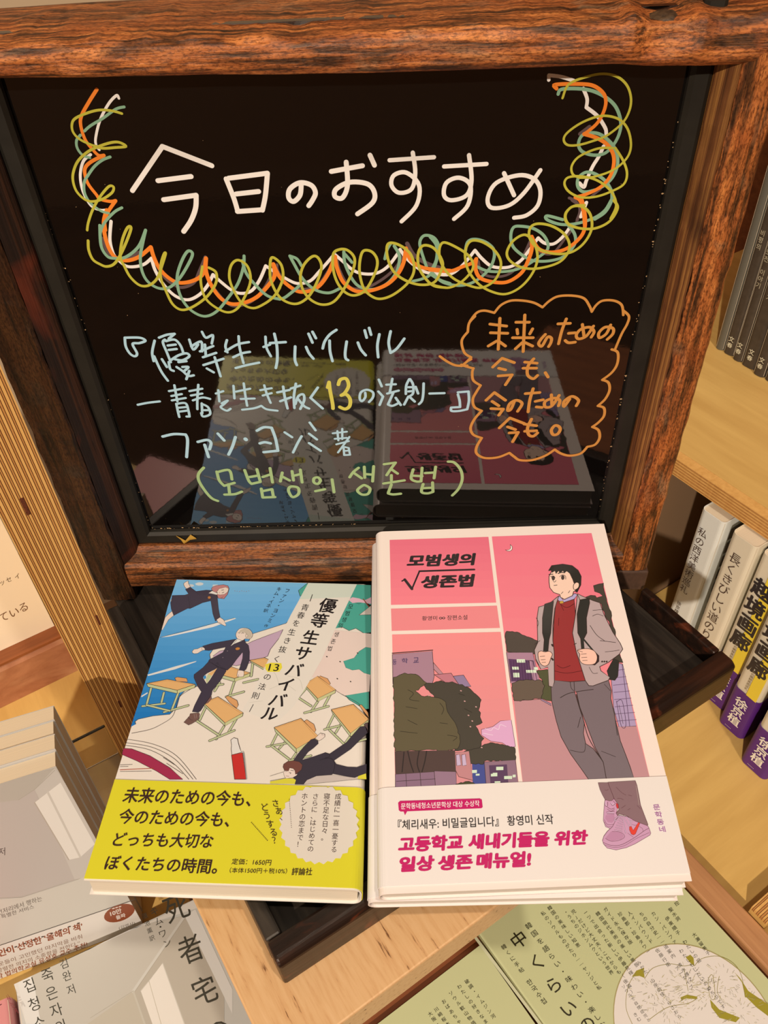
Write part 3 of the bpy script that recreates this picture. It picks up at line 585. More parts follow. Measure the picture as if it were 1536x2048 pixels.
multi('green_korean_writing', [
    (A6, "140,180 90,240 90,310 150,410 220,490 285,520|275,220 300,310 350,365|350,365 455,335|280,225 400,205 430,300|395,350 405,440|355,455 460,450 530,425|560,205 600,310 630,345|630,345 720,325|685,195 720,320|610,275 700,260|745,275 820,250|820,185 845,330|730,395 745,485|745,485 870,480|740,420 840,400|840,400 855,480|945,230 925,320|935,265 1020,310|1045,215 1060,310|1050,265 1130,245|1130,200 1148,330|@1020,380 1010,420 1050,480 1110,450 1110,390 1060,372|@1270,290 1270,330 1310,345 1335,310 1310,280|1285,420 1380,400|1455,300 1475,430", GR, 27),
    (A7, "370,170 320,210 285,260|320,215 400,270|425,160 430,265|435,230 500,235|515,155 505,300|@410,340 360,385 400,425 460,420 480,370 440,340|615,135 725,120|725,120 680,180 640,240|680,180 745,225|685,240 685,290|610,320 810,290|685,330 655,410|655,415 700,425 775,418|895,185 875,270 920,300 970,300|970,300 980,170|890,245 980,250|1010,220 1100,215|1110,160 1095,270|990,325 975,400 1030,415 1085,400|1085,400 1080,310|990,365 1080,360|1230,110 1290,120 1350,190 1365,280 1330,370 1270,435", GR, 25)])
K4 = (700, 560, 2.56)
multi('orange_cloud_outline', [
    (A8, "0,235 60,160 130,140 220,160|220,160 280,90 370,50 480,50 580,70 655,110|655,110 720,50 800,10 930,5 1030,30 1080,100 1100,150|1100,150 1140,90 1200,50 1300,50 1370,90 1385,180|1385,140 1435,190 1420,260 1370,350 1310,490|1280,490 1335,520 1330,620 1280,700 1195,765|1195,765 1250,790 1260,860 1220,940 1155,1000|1155,1000 1210,1020 1210,1090 1160,1150 1105,1190|1105,1190 1160,1220 1170,1290 1130,1350 1060,1370|1060,1370 1000,1430 900,1450 820,1430 765,1395|765,1395 680,1450 560,1490 450,1490 400,1460 355,1425|355,1425 250,1465 130,1470 60,1430 60,1370 105,1290|105,1290 30,1260 5,1200 40,1120 105,1045|105,1045 40,1010 25,940 60,870 95,815|95,815 30,770 20,700 30,660", OG, 22),
    (K4, "640,185 610,220 603,265|603,265 572,310 585,370 620,395|620,395 595,420 570,440|460,390 500,418 545,437 600,437|620,405 600,415|570,432 590,440 632,452", OG, 12.5)])
multi('orange_cloud_writing', [
    (A8, "180,262 330,280|185,340 340,345|270,210 255,490|165,460 240,415|265,420 320,460|415,245 535,245|495,180 480,510|425,310 430,350|565,305 540,350|385,385 570,385|410,485 470,430|500,430 565,460|680,355 640,400 620,440 650,460 700,380 735,390 730,430 710,465|795,260 905,255|870,215 830,320 800,440|890,345 950,340|860,410 890,430 950,425|1015,265 1030,370|1115,280 1050,370 980,395 960,360 1000,310 1080,290 1120,330 1095,380|1270,270 1230,350 1170,385 1165,340 1220,290 1290,300 1290,350 1240,400|205,650 290,570|290,570 400,610|260,660 320,675|255,730 380,720|380,720 320,810|495,605 605,615|480,660 600,660|575,575 525,640 520,720 570,755 610,725|680,700 705,740|145,950 220,880|220,880 320,950|200,960 260,1000|190,1025 300,1030|300,1030 260,1085|400,960 370,1030 340,1040 360,980 420,950 470,980 430,1050|500,890 630,880|570,845 540,950 525,1055|590,960 660,945|600,1010 650,1015|735,900 740,990|805,905 740,1000 680,1010 680,960 760,930 810,950 800,1000|900,940 850,1005 850,960 920,915 980,950 960,1000|265,1200 360,1110|360,1110 490,1160|340,1190 410,1215|355,1245 435,1240|435,1240 385,1325|490,1165 600,1180|495,1230 600,1225|555,1120 520,1200 530,1260 570,1275 610,1245|@765,1180 735,1220 750,1260 790,1255 815,1215 800,1185", OG, 26)])
# ------------------------------------------------------------------ books
paper_w = plain('white_coated_paper', (.80, .78, .75, 1), .38, .45)
def tint(name, c, rough=.38, white=(240, 222, 200)):
    k = [.80 / lin(w_) for w_ in white]
    return plain(name, tuple(min(.95, lin(c[i]) * k[i]) for i in range(3)) + (1,), rough, .45)
def page_mat(name, U, col=(.78, .70, .56)):
    m, nt, b = new_mat(name); b.inputs['Roughness'].default_value = .8
    tc = nt.nodes.new('ShaderNodeTexCoord'); dt = nt.nodes.new('ShaderNodeVectorMath'); dt.operation = 'DOT_PRODUCT'; dt.inputs[1].default_value = Vector(U) * 4200
    wv = nt.nodes.new('ShaderNodeTexNoise'); wv.noise_dimensions = '1D'; wv.inputs['Scale'].default_value = 1; wv.inputs['Detail'].default_value = 2
    nt.links.new(tc.outputs['Object'], dt.inputs[0]); nt.links.new(dt.outputs['Value'], wv.inputs['W'])
    cr = nt.nodes.new('ShaderNodeValToRGB'); cr.color_ramp.elements[0].position = .3; cr.color_ramp.elements[1].position = .65
    cr.color_ramp.elements[0].color = tuple(c * .78 for c in col) + (1,); cr.color_ramp.elements[1].color = tuple(col) + (1,)
    nt.links.new(wv.outputs['Fac'], cr.inputs[0]); nt.links.new(cr.outputs[0], b.inputs['Base Color']); return m
class Book:
    """a closed softcover built on four cover corners TL TR BR BL (world), N = outward normal of the front cover, T = thickness; spine 'L' or 'R'"""
    def __init__(s, name, label, C, N, T, spine, cover_m, page_m, cat='book', group=None, bulge=.0, th=.0006, inset=.0012):
        s.C = [Vector(c) for c in C]; s.N = n_(N); s.T = T; s.sp = spine; s.W = (s.C[1] - s.C[0]).length; s.L = (s.C[3] - s.C[0]).length
        s.root = empty(name, sum(s.C, Vector()) / 4 - s.N * T, label, cat, group)
        s.cover = s.wrap('cover', 0, 1, 0, th, cover_m, s.root)
        e = min(.0015, inset * 1.25) / s.W
        a0, a1 = (.006 / s.W * .3, 1 - e) if spine == 'L' else (e, 1 - .006 / s.W * .3)
        t0 = inset / s.L
        s.pages = s.slab('pages', a0, a1, t0, 1 - t0, -th - .0001, -(T - th - .0001), page_m, s.root)
    def M(s, a, t, h):
        TL, TR, BR, BL = s.C
        return (TL * (1 - a) + TR * a) * (1 - t) + (BL * (1 - a) + BR * a) * t + s.N * h
    def slab(s, name, a0, a1, t0, t1, h0, h1, mat, parent):
        vs = [s.M(a, t, h) for h in (h1, h0) for (a, t) in ((a0, t0), (a1, t0), (a1, t1), (a0, t1))]
        return fixn(mesh(name, vs, BF, mat, parent))
    def wrap(s, name, t0, t1, out, th, mat, parent, short=0.0, curl=0):
        """C-shaped jacket: top sheet, rounded spine, bottom sheet"""
        T = s.T; r = min(T / 2, .0045); W = s.W
        o_ = [(W - short, out)]; q = 6
        o_ += [(r + (W - r - short) * (1 - i / 8), out) for i in range(1, 8)]
        o_ += [(r - r * math.sin(math.pi / 2 * i / q) - out * math.sin(math.pi / 2 * i / q), out - (r + out) * (1 - math.cos(math.pi / 2 * i / q))) for i in range(q + 1)]
        o_ += [(r - (r + out) * math.cos(math.pi / 2 * i / q), -(T - r) - (r + out) * math.sin(math.pi / 2 * i / q)) for i in range(q + 1)]
        o_ += [(W - short, -T - out)]
        i_ = []
        for (x, y) in o_:
            cx = max(x, r + 0) if x > r else r; cy = max(min(y, -r), -(T - r))
            d = Vector((x - cx, y - cy)); k = max(0, (d.length - th) / d.length) if d.length > 1e-9 else 0
            i_.append((cx + d.x * k, cy + d.y * k) if x <= r else (x, y + (-th if y > -T / 2 else th)))
        n = len(o_); vs = []
        ts = [t0 + (t1 - t0) * k / 6 for k in range(7)]
        for t in ts:
            for (x, y) in o_ + i_:
                a = x / W; a = a if s.sp == 'L' else 1 - a; vs.append(s.M(a, t, y))
        fs = []; m = 2 * n
        for k in range(6):
            for j in range(n - 1):
                fs.append((k * m + j, k * m + j + 1, (k + 1) * m + j + 1, (k + 1) * m + j)); fs.append((k * m + n + j + 1, k * m + n + j, (k + 1) * m + n + j, (k + 1) * m + n + j + 1))
            for j in (0, n - 1): fs.append((k * m + j, (k + 1) * m + j, (k + 1) * m + n + j, k * m + n + j))
        for k in (0, 6):
            for j in range(n - 1): fs.append((k * m + j, k * m + j + 1, k * m + n + j + 1, k * m + n + j))
        return fixn(mesh(name, vs, fs, mat, parent))
def _unused(): pass
def clip_y(p, y, keep_above):
    out = []; f = (lambda q: q[1] <= y) if keep_above else (lambda q: q[1] >= y)
    for i in range(len(p)):
        a_, b_ = p[i - 1], p[i]
        if f(a_) != f(b_): t = (y - a_[1]) / (b_[1] - a_[1]); out.append((a_[0] + (b_[0] - a_[0]) * t, y))
        if f(b_): out.append(b_)
    return out
def grad(A, pts, c0, c1, n=8):
    """print gradient of the artwork, top colour to bottom colour"""
    p = P(pts); y0 = min(q[1] for q in p); y1 = max(q[1] for q in p)
    A.poly(p, c0)
    for i in range(1, n):
        q = clip_y(p, y0 + (y1 - y0) * i / n, False)
        if len(q) > 2: A.poly(q, tuple(c0[k] + (c1[k] - c0[k]) * i / (n - 1) for k in range(3)))
ink_gloss = ink_mat('coated_ink', .36, .45)
LN = (58, 44, 40)
# planes of the two hero covers
RC = [rel(v) for v in ((-.03784, .34702, -.34659), (.10174, .35753, -.34951), (.11654, .15388, -.37442), (-.02303, .14338, -.3715))]
LC = [rel(v) for v in ((-.1662, .33604, -.38063), (-.04061, .34073, -.39099), (-.0324, .1468, -.37932), (-.158, .1421, -.36897))]
def pl_of(C): n = (C[3] - C[0]).cross(C[1] - C[0]).normalized(); n = n if n.z > 0 else -n; return Plane(sum(C, Vector()) / 4, n, C[1] - C[0])
RP, LP = pl_of(RC), pl_of(LC)
# ================================================================== left book
C = [LP.at(x, y) for x, y in ((354.5, 1159), (741, 1169), (724, 1780), (167.6, 1760))]
lb = Book('yellow_banded_book', 'paperback with blue and cream school-desk cover and wide yellow paper band', C, LP.n, .0145, 'R', tint('cream_cover', (240, 221, 198)), page_mat('cream_pages', LP.n, (.80, .74, .62)))
A = Art(LP, (240, 222, 200), T=(240, 1140, 3.012))
sky = P("342,58 1132,80 1128,100 1095,150 1070,215 1030,290 1000,322 880,360 800,385 775,430 700,440 560,480 540,510 545,540 520,610 460,700 400,720 360,760 340,830 300,870 200,880 110,900 90,915 95,930 66,945 130,745 240,400 290,215")
grad(A, sky, (124, 184, 220), (26, 116, 180), 20)
A.line(sky[3:-4], 2.5, LN, False)
A.poly("452,82 480,75 500,84 480,95 458,92", (205, 215, 215)); A.poly("240,408 420,365 690,290 700,294 560,345 300,402", (235, 226, 212)); A.line("240,408 690,290", 2, LN, False)
A.poly("165,632 340,580 462,549 455,556 330,600 170,640", (228, 220, 206)); A.poly("128,760 165,738 168,744 130,768", (228, 220, 206))
A.shape("800,430 900,392 982,360 960,410 905,480 890,520 790,560 700,578 600,560 560,520 600,490 700,470 760,450", (200, 164, 178), 2.5, LN)
for t_ in ("1130,80 1130,100 1110,140 1085,160 1075,125 1090,112", "1425,88 1512,92 1512,215 1480,195 1450,215 1400,225 1370,190 1385,160", "1370,182 1440,205 1475,190 1512,230 1512,378 1470,382 1420,352 1380,366 1340,345 1297,352 1320,300 1350,240",
           "1512,470 1480,465 1440,490 1410,530 1345,550 1360,590 1400,605 1440,600 1470,622 1512,632", "1500,735 1460,735 1420,747 1358,757 1380,782 1430,812 1470,840 1500,837"):
    A.shape(t_, (78, 166, 142), 2.5, LN)
A.shape("1375,180 1400,165 1440,172 1470,185 1512,165 1512,205 1440,195 1400,200", (232, 182, 186)); A.line("1465,175 1512,240", 5, (150, 60, 40)); A.shape("1440,272 1512,215 1512,270", (220, 200, 180), 2)
A.poly("1285,362 1512,385 1512,470 1480,465 1440,490 1410,530 1345,550 1360,590 1400,605 1440,600 1470,622 1508,632 1502,733 1420,747 1358,757 1290,730 1150,640 1180,560", (238, 208, 188))
A.line("1200,650 1320,740 1430,800 1490,860", 2.5, LN); A.line("70,985 180,962 250,930 310,890 335,840 355,770 420,722 470,700", 2.5, LN)
DSK = (232, 176, 110); GRN = (196, 198, 146)
def desk(top, dy, feet, back=None):
    t = P(top)                                                    # left, back, right, front
    if back: A.shape(back, (224, 160, 100), 2.5)
    for (x0, y0, x1, y1) in feet: A.line([(x0, y0), (x1, y1)], 15, LN, False); A.line([(x0, y0), (x1, y1)], 10, GRN, False)
    (lx, ly), (bx, by), (rx, ry), (fx, fy) = t
    A.shape([(lx, ly), (fx, fy), (fx, fy + dy), (lx + 8, ly + dy)], GRN, 2.5); A.shape([(fx, fy), (rx, ry), (rx - 4, ry + dy), (fx, fy + dy)], (206, 200, 140), 2.5)
    A.shape(t, DSK, 3)
    A.line([(lx + 14, ly + 2), (bx, by + 8), (rx - 16, ry + 1)], 2, (200, 140, 80), False)
desk("780,545 870,530 960,570 880,600", 12, ((800,560,790,640),(880,610,870,670),(745,680,830,660)))
desk("525,610 640,575 785,622 690,655", 20, ((545,640,540,700),(690,670,660,760),(600,680,570,730),(545,700,620,690),(640,765,745,735)), None)
desk("160,685 285,660 455,690 345,726", 20, ((190,705,160,815),(350,745,310,850),(265,740,250,800),(135,822,270,806),(265,858,410,818),(160,815,300,850)), "330,652 345,646 402,654 408,676 340,672")
desk("1110,690 1190,640 1300,722 1190,775", 20, ((1120,715,1080,760),(1190,795,1150,855),(1270,745,1230,820),(1070,768,1150,820),(1112,862,1255,822)), "1195,650 1205,638 1250,655 1268,685 1258,696 1190,668")
desk("500,800 590,765 742,862 632,922", 20, ((515,830,480,905),(625,945,580,1020),(700,900,655,975),(455,905,600,1000),(540,1030,688,968)), "635,768 650,758 705,788 713,815 703,835 660,800")
desk("928,950 1090,895 1195,1003 1062,1078", 26, ((950,980,910,1060),(1060,1105,1030,1150),(1010,1020,960,1075),(885,1065,1000,1045),(915,1062,1030,1150),(1020,1150,1150,1120)), "1110,912 1125,902 1168,930 1180,965 1170,985 1120,940")
desk("1272,842 1405,810 1500,900 1388,985", 22, ((1290,870,1250,950),(1385,1005,1345,1060),(1330,930,1300,980),(1232,962,1320,940),(1262,965,1350,1050),(1345,1060,1480,1020)), "1440,815 1455,812 1495,860 1500,895")
# people in navy school uniform
NV = (52, 46, 60); SK = (240, 214, 192)
OL = (44, 36, 44); NV = (66, 56, 68)
A.T = (280, 1150, 7.68)
A.poly("870,125 920,115 972,130 960,155 900,165 868,150", (214, 212, 204), True); A.poly("755,150 800,145 828,160 815,180 770,182", (206, 206, 200), True); A.poly("1120,150 1200,148 1180,180 1110,195", (206, 206, 200))
A.shape("495,555 520,625 440,690 345,850 330,845 385,655 430,610", SK, 5); A.shape("485,365 492,410 465,412", SK, 4)
A.shape("672,135 700,110 740,95 745,130 770,185 735,215 700,200 680,170", SK, 5, smooth=True)
A.shape("495,318 690,312 745,290 695,225 770,190 860,255 1020,235 1100,240 1185,320 1205,520 1230,650 1160,715 1120,600 1085,400 960,430 770,520 735,515 520,628 480,520 470,430 488,380", NV, 5, OL)
A.line("735,320 755,420 770,515", 5, OL); A.line("865,258 900,300 1030,300", 3, OL)
A.shape("1095,215 1120,185 1180,165 1280,152 1350,170 1370,215 1345,300 1290,370 1200,360 1185,310 1110,240", (196, 128, 122), 5); A.shape("1170,275 1215,215 1320,190 1362,215 1350,262 1300,300 1230,310 1185,300", SK, 4)
A.shape("1050,285 1110,248 1190,285 1180,310 1100,290", (236, 224, 206), 3); A.shape("1045,335 1080,332 1088,360 1060,372 1042,360", (190, 120, 60), 3, smooth=True)
A.line("1255,238 1285,232", 9, OL, False); A.line("1262,280 1290,268", 8, OL, False); A.line("1178,270 1192,278", 8, OL, False); A.line("1218,262 1224,285", 3.5, (150, 60, 50)); A.line("1240,358 1280,340", 5, OL)
A.shape("1175,690 1230,655 1285,690 1325,780 1300,785 1240,755 1200,735", SK, 5)
A.line("1215,735 1250,745", 4, OL)
A.T = (360, 1240, 9.306)
A.shape("225,590 260,550 330,540 400,505 460,520 468,555 400,580 330,625 270,632 235,620", SK, 6); A.line("400,510 415,570", 4, OL)
A.shape("1080,940 1190,945 1195,1010 1180,1060 1120,1065 1062,1060 1060,1020", SK, 6, smooth=False); A.line("1080,1020 1095,1050", 5, OL)
A.shape("540,770 700,880 850,930 860,960 740,1150 600,1320 585,1400 470,1560 380,1700 340,1725 228,1715 270,1600 300,1540 400,1340 330,1240 260,1080 262,1020 430,890", NV, 6, OL)
A.poly("700,895 640,930 500,1000 430,1060 430,1085 500,1195 560,1120 640,990", (238, 218, 192)); A.poly("690,905 640,935 520,1010 590,1045 640,985", DSK); A.poly("520,1010 590,1045 570,1080 500,1190 480,1120", GRN); A.poly("430,1060 480,1030 490,1090 450,1110", (60, 140, 192)); A.line("700,895 640,930 500,1000 430,1060 430,1085 500,1195 560,1120 640,990 700,895", 5, OL, False)
A.shape("1020,365 1110,375 1200,370 1220,430 1275,480 1295,600 1290,760 1230,920 1190,955 1100,935 1125,860 1165,720 1168,600 1060,730 950,880 880,945 700,870 640,840 530,770 545,745 800,610 850,510 730,535 540,575 460,570 470,550 440,510 415,495 600,440", NV, 6, OL)
A.line("700,790 690,860", 5, OL); A.line("600,800 640,840 700,800 740,860 870,930", 5, OL)
A.poly("875,580 890,578 886,592", (180, 160, 160)); A.poly("790,700 805,698 800,714", (180, 160, 160))
A.shape("935,500 1015,395 1060,360 1130,365 1170,385 1090,420 1010,450", (236, 226, 208), 4); A.line("1060,380 1000,440", 6, OL)
A.shape("1032,535 1065,515 1112,522 1108,555 1060,568 1036,555", (200, 128, 58), 4, smooth=True)
A.shape("1040,290 1055,230 1110,170 1200,155 1290,180 1345,250 1340,320 1290,360 1215,355 1170,385 1100,370 1060,345", SK, 6, smooth=True); A.poly("1085,250 1120,195 1200,162 1290,185 1338,250 1335,320 1290,352 1225,345 1215,300 1225,250 1190,240 1170,262 1145,230 1110,262", (204, 184, 158), False)
A.line("1095,240 1110,255", 5, OL); A.line("1140,262 1165,245 1195,258", 6, OL); A.line("1225,240 1235,265", 4, OL); A.line("1075,240 1085,250", 6, OL); A.shape("1225,290 1250,275 1262,300 1240,330 1225,320", SK, 4, smooth=True); A.line("1088,310 1098,318", 7, (170, 80, 60)); 
A.shape("265,1740 345,1735 365,1760 345,1850 300,1885 230,1930 160,1960 70,1910 180,1790 190,1750", (120, 86, 76), 6); A.line("150,1810 200,1860 240,1870", 5, OL); A.line("260,1750 280,1840", 5, (170, 140, 130)); A.line("300,1745 310,1830", 5, (170, 140, 130)); A.shape("580,1420 585,1480 520,1550 470,1570 520,1500", (130, 92, 84), 5)
A.T = (540, 1440, 7.314)
A.shape("660,270 735,195 800,210 803,250 760,285 715,310", SK, 5); A.line("745,200 760,225", 3, OL); A.line("765,205 780,235", 3, OL)
A.shape("345,595 400,510 500,390 600,290 650,275 700,310 705,350 640,410 560,470 470,590 640,540 810,480 870,500 1120,330 1230,200 1320,100 1390,95 1425,190 1180,430 935,600 970,650 1130,690 1270,695 1410,645 1410,780 1240,845 1080,820 920,790 900,805 680,820 540,880 490,945 365,945 380,880 340,850 400,760 440,700", (62, 54, 62), 5, OL)
A.line("730,590 800,570 890,565 940,620 945,690 920,780", 5, (26, 20, 26)); A.line("800,480 870,510 860,545 800,560", 5, (26, 20, 26))
A.poly("500,945 540,885 680,825 900,808 1240,850 1285,830 1270,870 900,900", (206, 186, 170)); A.line("495,945 800,920 1270,872 1410,880", 4, LN); A.poly("1290,825 1405,785 1410,870 1280,865", (222, 206, 60))
A.shape("190,690 200,650 260,610 340,598 430,615 475,660 460,730 400,780 365,800 355,730 300,700 270,750 215,745", (118, 70, 60), 5, smooth=False)
A.shape("195,760 215,745 270,750 290,705 340,715 365,745 370,800 405,790 390,815 330,850 235,860 210,830", SK, 4)
A.line("305,740 345,745", 7, OL); A.line("280,772 305,778 295,790", 7, OL); A.line("230,822 280,828", 5, (130, 60, 50)); A.line("215,740 222,765", 4, OL); A.line("240,745 245,765", 4, OL)
A.poly("0,905 230,860 340,860 380,880 362,940 0,935", (224, 208, 60)); A.line("0,825 190,765", 4, LN); A.line("0,895 220,855", 4, LN)
A.shape("1370,70 1400,45 1432,40 1435,190 1420,130", (96, 76, 74), 4)
A.T = (240, 1140, 3.012)
# open notebook, pen
A.shape("20,1075 70,1078 180,1120 300,1192 378,1262 300,1262 220,1212 100,1150 12,1112", (166, 46, 76), 2.5)
for t_ in ("30,1018 200,1050 340,1120 460,1262", "25,1040 190,1068 330,1140 440,1262", "18,1055 180,1085 320,1165 415,1262", "0,1175 75,1172", "0,1185 50,1184", "0,1215 190,1212", "260,1130 330,1175", "280,1165 380,1230"): A.line(t_, 2.3, LN)
A.line("0,1205 100,1200 200,1195", 4, (180, 70, 40))
A.shape("668,1025 685,1012 708,1018 712,1040 722,1075 732,1100 674,1114 670,1080 672,1055", (232, 220, 204), 3); A.shape("672,1116 738,1102 760,1262 690,1262", (204, 48, 42), 3); A.line("738,1095 748,1120 762,1262", 7, (190, 180, 170)); A.line("745,1100 760,1262", 2.5, LN)
for x_, y_ in ((1245,522),(1325,552),(1388,672),(1308,655),(1430,500)): A.line([(x_, y_), (x_ + 2, y_ + 2)], 7, LN, False)
for i in range(7): A.line([(690 + i * 14, 126 + (i % 3) * 3), (694 + i * 14, 128)], 3, (150, 130, 150), False)
# translucent title strip: printed paler over the drawing
A.poly("1134,80 1427,88 1300,350 1215,540 1120,710 1040,830 960,905 880,900 790,870 735,850 800,740 870,590 950,430 1030,270 1080,180", (236, 220, 198))
for t_ in ("860,590 930,620 960,700", "900,720 990,690 1060,730", "1010,640 1080,660 1100,720", "780,800 860,790"): A.line(t_, 2, (206, 194, 172))
A.poly("1134,80 1427,88 1390,165 1080,178", (216, 216, 192))
BK = (38, 30, 30)
for ch, x_, y_ in (('優',1253,215),('等',1202,305),('生',1148,408),('サ',1103,503),('バ',1050,603),('イ',1000,690),('バ',950,785),('ル',905,866)): A.glyph(ch, x_, y_, (104, 12), (34, -88), BK, .022)
for ch, x_, y_ in (('青',1115,227),('春',1090,274),('を',1062,322),('生',1035,376),('き',1007,427),('抜',980,480),('く',945,537),('の',888,645),('法',856,704),('則',818,758)): A.glyph(ch, x_, y_, (48, 6), (15, -42), BK, .006)
A.line("1159,150 1145,190", 4, BK, False); A.line("803,812 780,855", 4, BK, False)
A.poly("875,570 912,560 972,563 977,590 960,615 890,616 877,600", (238, 216, 60)); A.text('13', (892,609), (952,611), (903,567), BK, .01)
for i, ch in enumerate('ファン・ヨンミ'): A.glyph(ch, 1008 - i * 17.5, 126 + i * 30, (31, 4), (10, -28), BK, .004)
A.glyph('作', 880, 338, (24, 3), (8, -20), BK)
for i, ch in enumerate('キム・イネ'): A.glyph(ch, 958 - i * 15.5, 117 + i * 25, (30, 4), (9, -27), BK, .004)
A.glyph('訳', 879, 246, (28, 4), (8, -24), BK)
for ch, x_, y_ in (('모',1390,222),('범',1372,262),('생',1352,300),('의',1330,336),('생',1306,389),('존',1286,432),('법',1266,474)): A.glyph(ch, x_, y_, (34, 4), (10, -32), BK)
A.build('cover_print', ink_gloss, lb.cover)
# yellow band
lo = LP.up(.0006)
def t_on(C, x, y, pl):                                             # length fraction of a picked point on a cover
    p = pl.at(x, y); L = C[3] - C[0]; return (p - C[0]).dot(L) / L.dot(L)
tb0 = (t_on(C, 230, 1560, LP) + t_on(C, 735, 1575, LP)) / 2
band = lb.wrap('paper_band', t_on(C, 232, 1560, LP), .997, .0005, .00035, tint('yellow_band', (228, 211, 44)), lb.root)
A = Art(lo, (240, 222, 200), T=(150, 1520, 2.56))
B = [];
for i in range(56): r_ = 1 if i % 2 else .935; an = 6.2832 * i / 56; B.append((1250 + 206 * r_ * math.cos(an), 330 + 206 * r_ * math.sin(an)))
B = clip_y(B, 138, False); A.poly(B, (232, 214, 190))
BR = (60, 36, 32)
for t_, bl, br, tl in (('未来のための今も、', (240,218), (895,240), (266,140)), ('今のための今も、', (215,326), (785,345), (240,250)), ('どっちも大切な', (188,442), (698,452), (212,370)), ('ぼくたちの時間。', (147,562), (722,584), (170,488))): A.text(t_, bl, br, tl, BR, .018)
A.text('定価：1650円', (800,535), (1002,541), (806,505), BR, .006); A.text('（本体1500円＋税10%）', (790,579), (1084,584), (794,551), BR, .004); A.text('評論社', (1108,591), (1212,591), (1113,553), BR, .012)
for ch, x_, y_ in (('さ',1026,222),('あ',1044,262),('、',1066,292)): A.glyph(ch, x_, y_, (42, 3), (-8, -42), BR, .004)
for ch, x_, y_ in (('ど',970,242),('う',982,284),('す',999,328),('る',1016,370),('？',1030,412)): A.glyph(ch, x_, y_, (44, 3), (-10, -44), BR, .004)
for k in range(16): A.line([(903 + 5.4 * k, 320 + 6.1 * k), (904 + 5.4 * k, 321 + 6.1 * k)], 4, BR, False); A.line([(1097 + .75 * k, 202 + 9.5 * k), (1097.5 + .75 * k, 203 + 9.5 * k)], 3.5, BR, False)
for t_, a0, b0 in (('成績に一喜一憂する', (1347,187), (1326,458)), ('寝不足な日々。', (1290,187), (1276,398)), ('さらに、はじめての', (1232,187), (1206,455)), ('ホントの恋まで！', (1176,185), (1150,432))): A.column(t_, a0, b0, (34, 1), BR, .006, .98)
A.build('band_print', ink_gloss, band)
# ================================================================== right book (top of the stack)
TR_ = .0108
C = [RP.at(x, y) for x, y in ((751.3, 1063.4), (1208, 1047.5), (1384, 1762), (757, 1789))]
pinkish = tint('pale_pink_cover', (246, 220, 198))
pg = page_mat('white_pages', RP.n, (.80, .76, .70))
rb = Book('pink_cover_book', 'pink comic-panel novel with backpack boy and white band, topmost of its stack', C, RP.n, TR_, 'L', pinkish, pg)
A = Art(RP, (240, 222, 200), T=(740, 1040, 2.648))
PK0, PK1 = (236, 112, 124), (246, 142, 134)
grad(A, "104,106 627,90 668,438 111,450", (234, 110, 124), (246, 128, 134), 8)
A.poly("111,470 672,454 688,572 115,588", (240, 136, 134))
p3 = "117,607 692,593 790,1425 134,1440"; grad(A, p3, (246, 142, 136), (222, 142, 140), 12)
p4 = "645,88 1173,70 1490,1402 812,1422"; grad(A, p4, (242, 118, 130), (246, 150, 142), 12)
MV_ = (170, 128, 138); TD = (74, 66, 54); TO = (98, 86, 60)
# left panel
A.shape("118,712 330,695 340,830 330,870 121,870", (172, 128, 138), 2.5); A.line("118,706 332,690", 5, LN, False); A.shape("335,755 430,862 408,862 337,790", (190, 136, 140), 2.5); A.shape("340,820 430,812 470,872 400,862", (196, 120, 126), 2.5); A.shape("440,828 495,822 535,882 480,886", (150, 124, 150), 2.5)
A.text('학', (168,760), (200,758), (168,734), (84, 64, 96), .02); A.text('교', (230,757), (258,755), (230,730), (84, 64, 96), .02); A.text('등', (120,768), (140,766), (120,740), (84, 64, 96), .02)
A.shape("590,1110 650,1095 690,1065 748,1060 770,1200 740,1208 700,1180 640,1172 590,1140", (226, 168, 196), 2, smooth=False)
for t_ in ("610,1105 640,1115 655,1100 680,1110 690,1085 720,1095", "600,1130 650,1140"): A.line(t_, 3, (244, 210, 220))
def leafy(pts, c, amp=8, k=5, seed=1):
    r = random.Random(seed); p = P(pts); out = []
    for i in range(len(p)):
        a_, b_ = p[i], p[(i + 1) % len(p)]; n = max(1, int(math.dist(a_, b_) / (amp * 2)))
        for j in range(n): t = j / n; out.append((a_[0] + (b_[0] - a_[0]) * t + r.uniform(-amp, amp) * .6, a_[1] + (b_[1] - a_[1]) * t + r.uniform(-amp, amp) * .6))
    A.shape(out, c, 2.5, (40, 34, 28))
A.poly("540,1285 610,1285 618,1430 545,1432", (70, 78, 138))
leafy("500,1225 640,1180 765,1205 773,1278 605,1275 600,1295 530,1290", TD, 6)
A.shape("605,1282 770,1272 788,1424 617,1430", (146, 110, 122), 2.5); A.poly("630,1300 725,1295 735,1425 640,1428", (92, 62, 88))
for x_, y_, w_, h_ in ((668,1308,38,18),(640,1345,34,14),(650,1340,24,12),(710,1357,42,16),(540,1325,26,16),(560,1345,20,10),(755,1350,16,14),(660,1385,30,12),(715,1395,24,12)): A.poly([(x_, y_), (x_ + w_, y_ - 1), (x_ + w_, y_ + h_ - 1), (x_, y_ + h_)], (214, 226, 190))
A.shape("430,1235 525,1225 545,1380 470,1360 440,1300", (196, 132, 130), 2.5)
for x_ in (455, 485): A.shape([(x_, 1245), (x_ + 20, 1242), (x_ + 26, 1300), (x_ + 4, 1302)], (204, 176, 196), 2.5)
leafy("280,870 380,855 450,862 520,890 560,925 585,950 578,1010 595,1075 560,1095 600,1160 580,1210 450,1220 400,1000", TD, 8, seed=4)
leafy("124,835 180,815 240,818 300,860 270,890 240,910 275,930 340,940 400,960 415,1020 440,1060 465,1110 478,1160 466,1212 400,1225 300,1218 131,1228", TO, 8, seed=9)
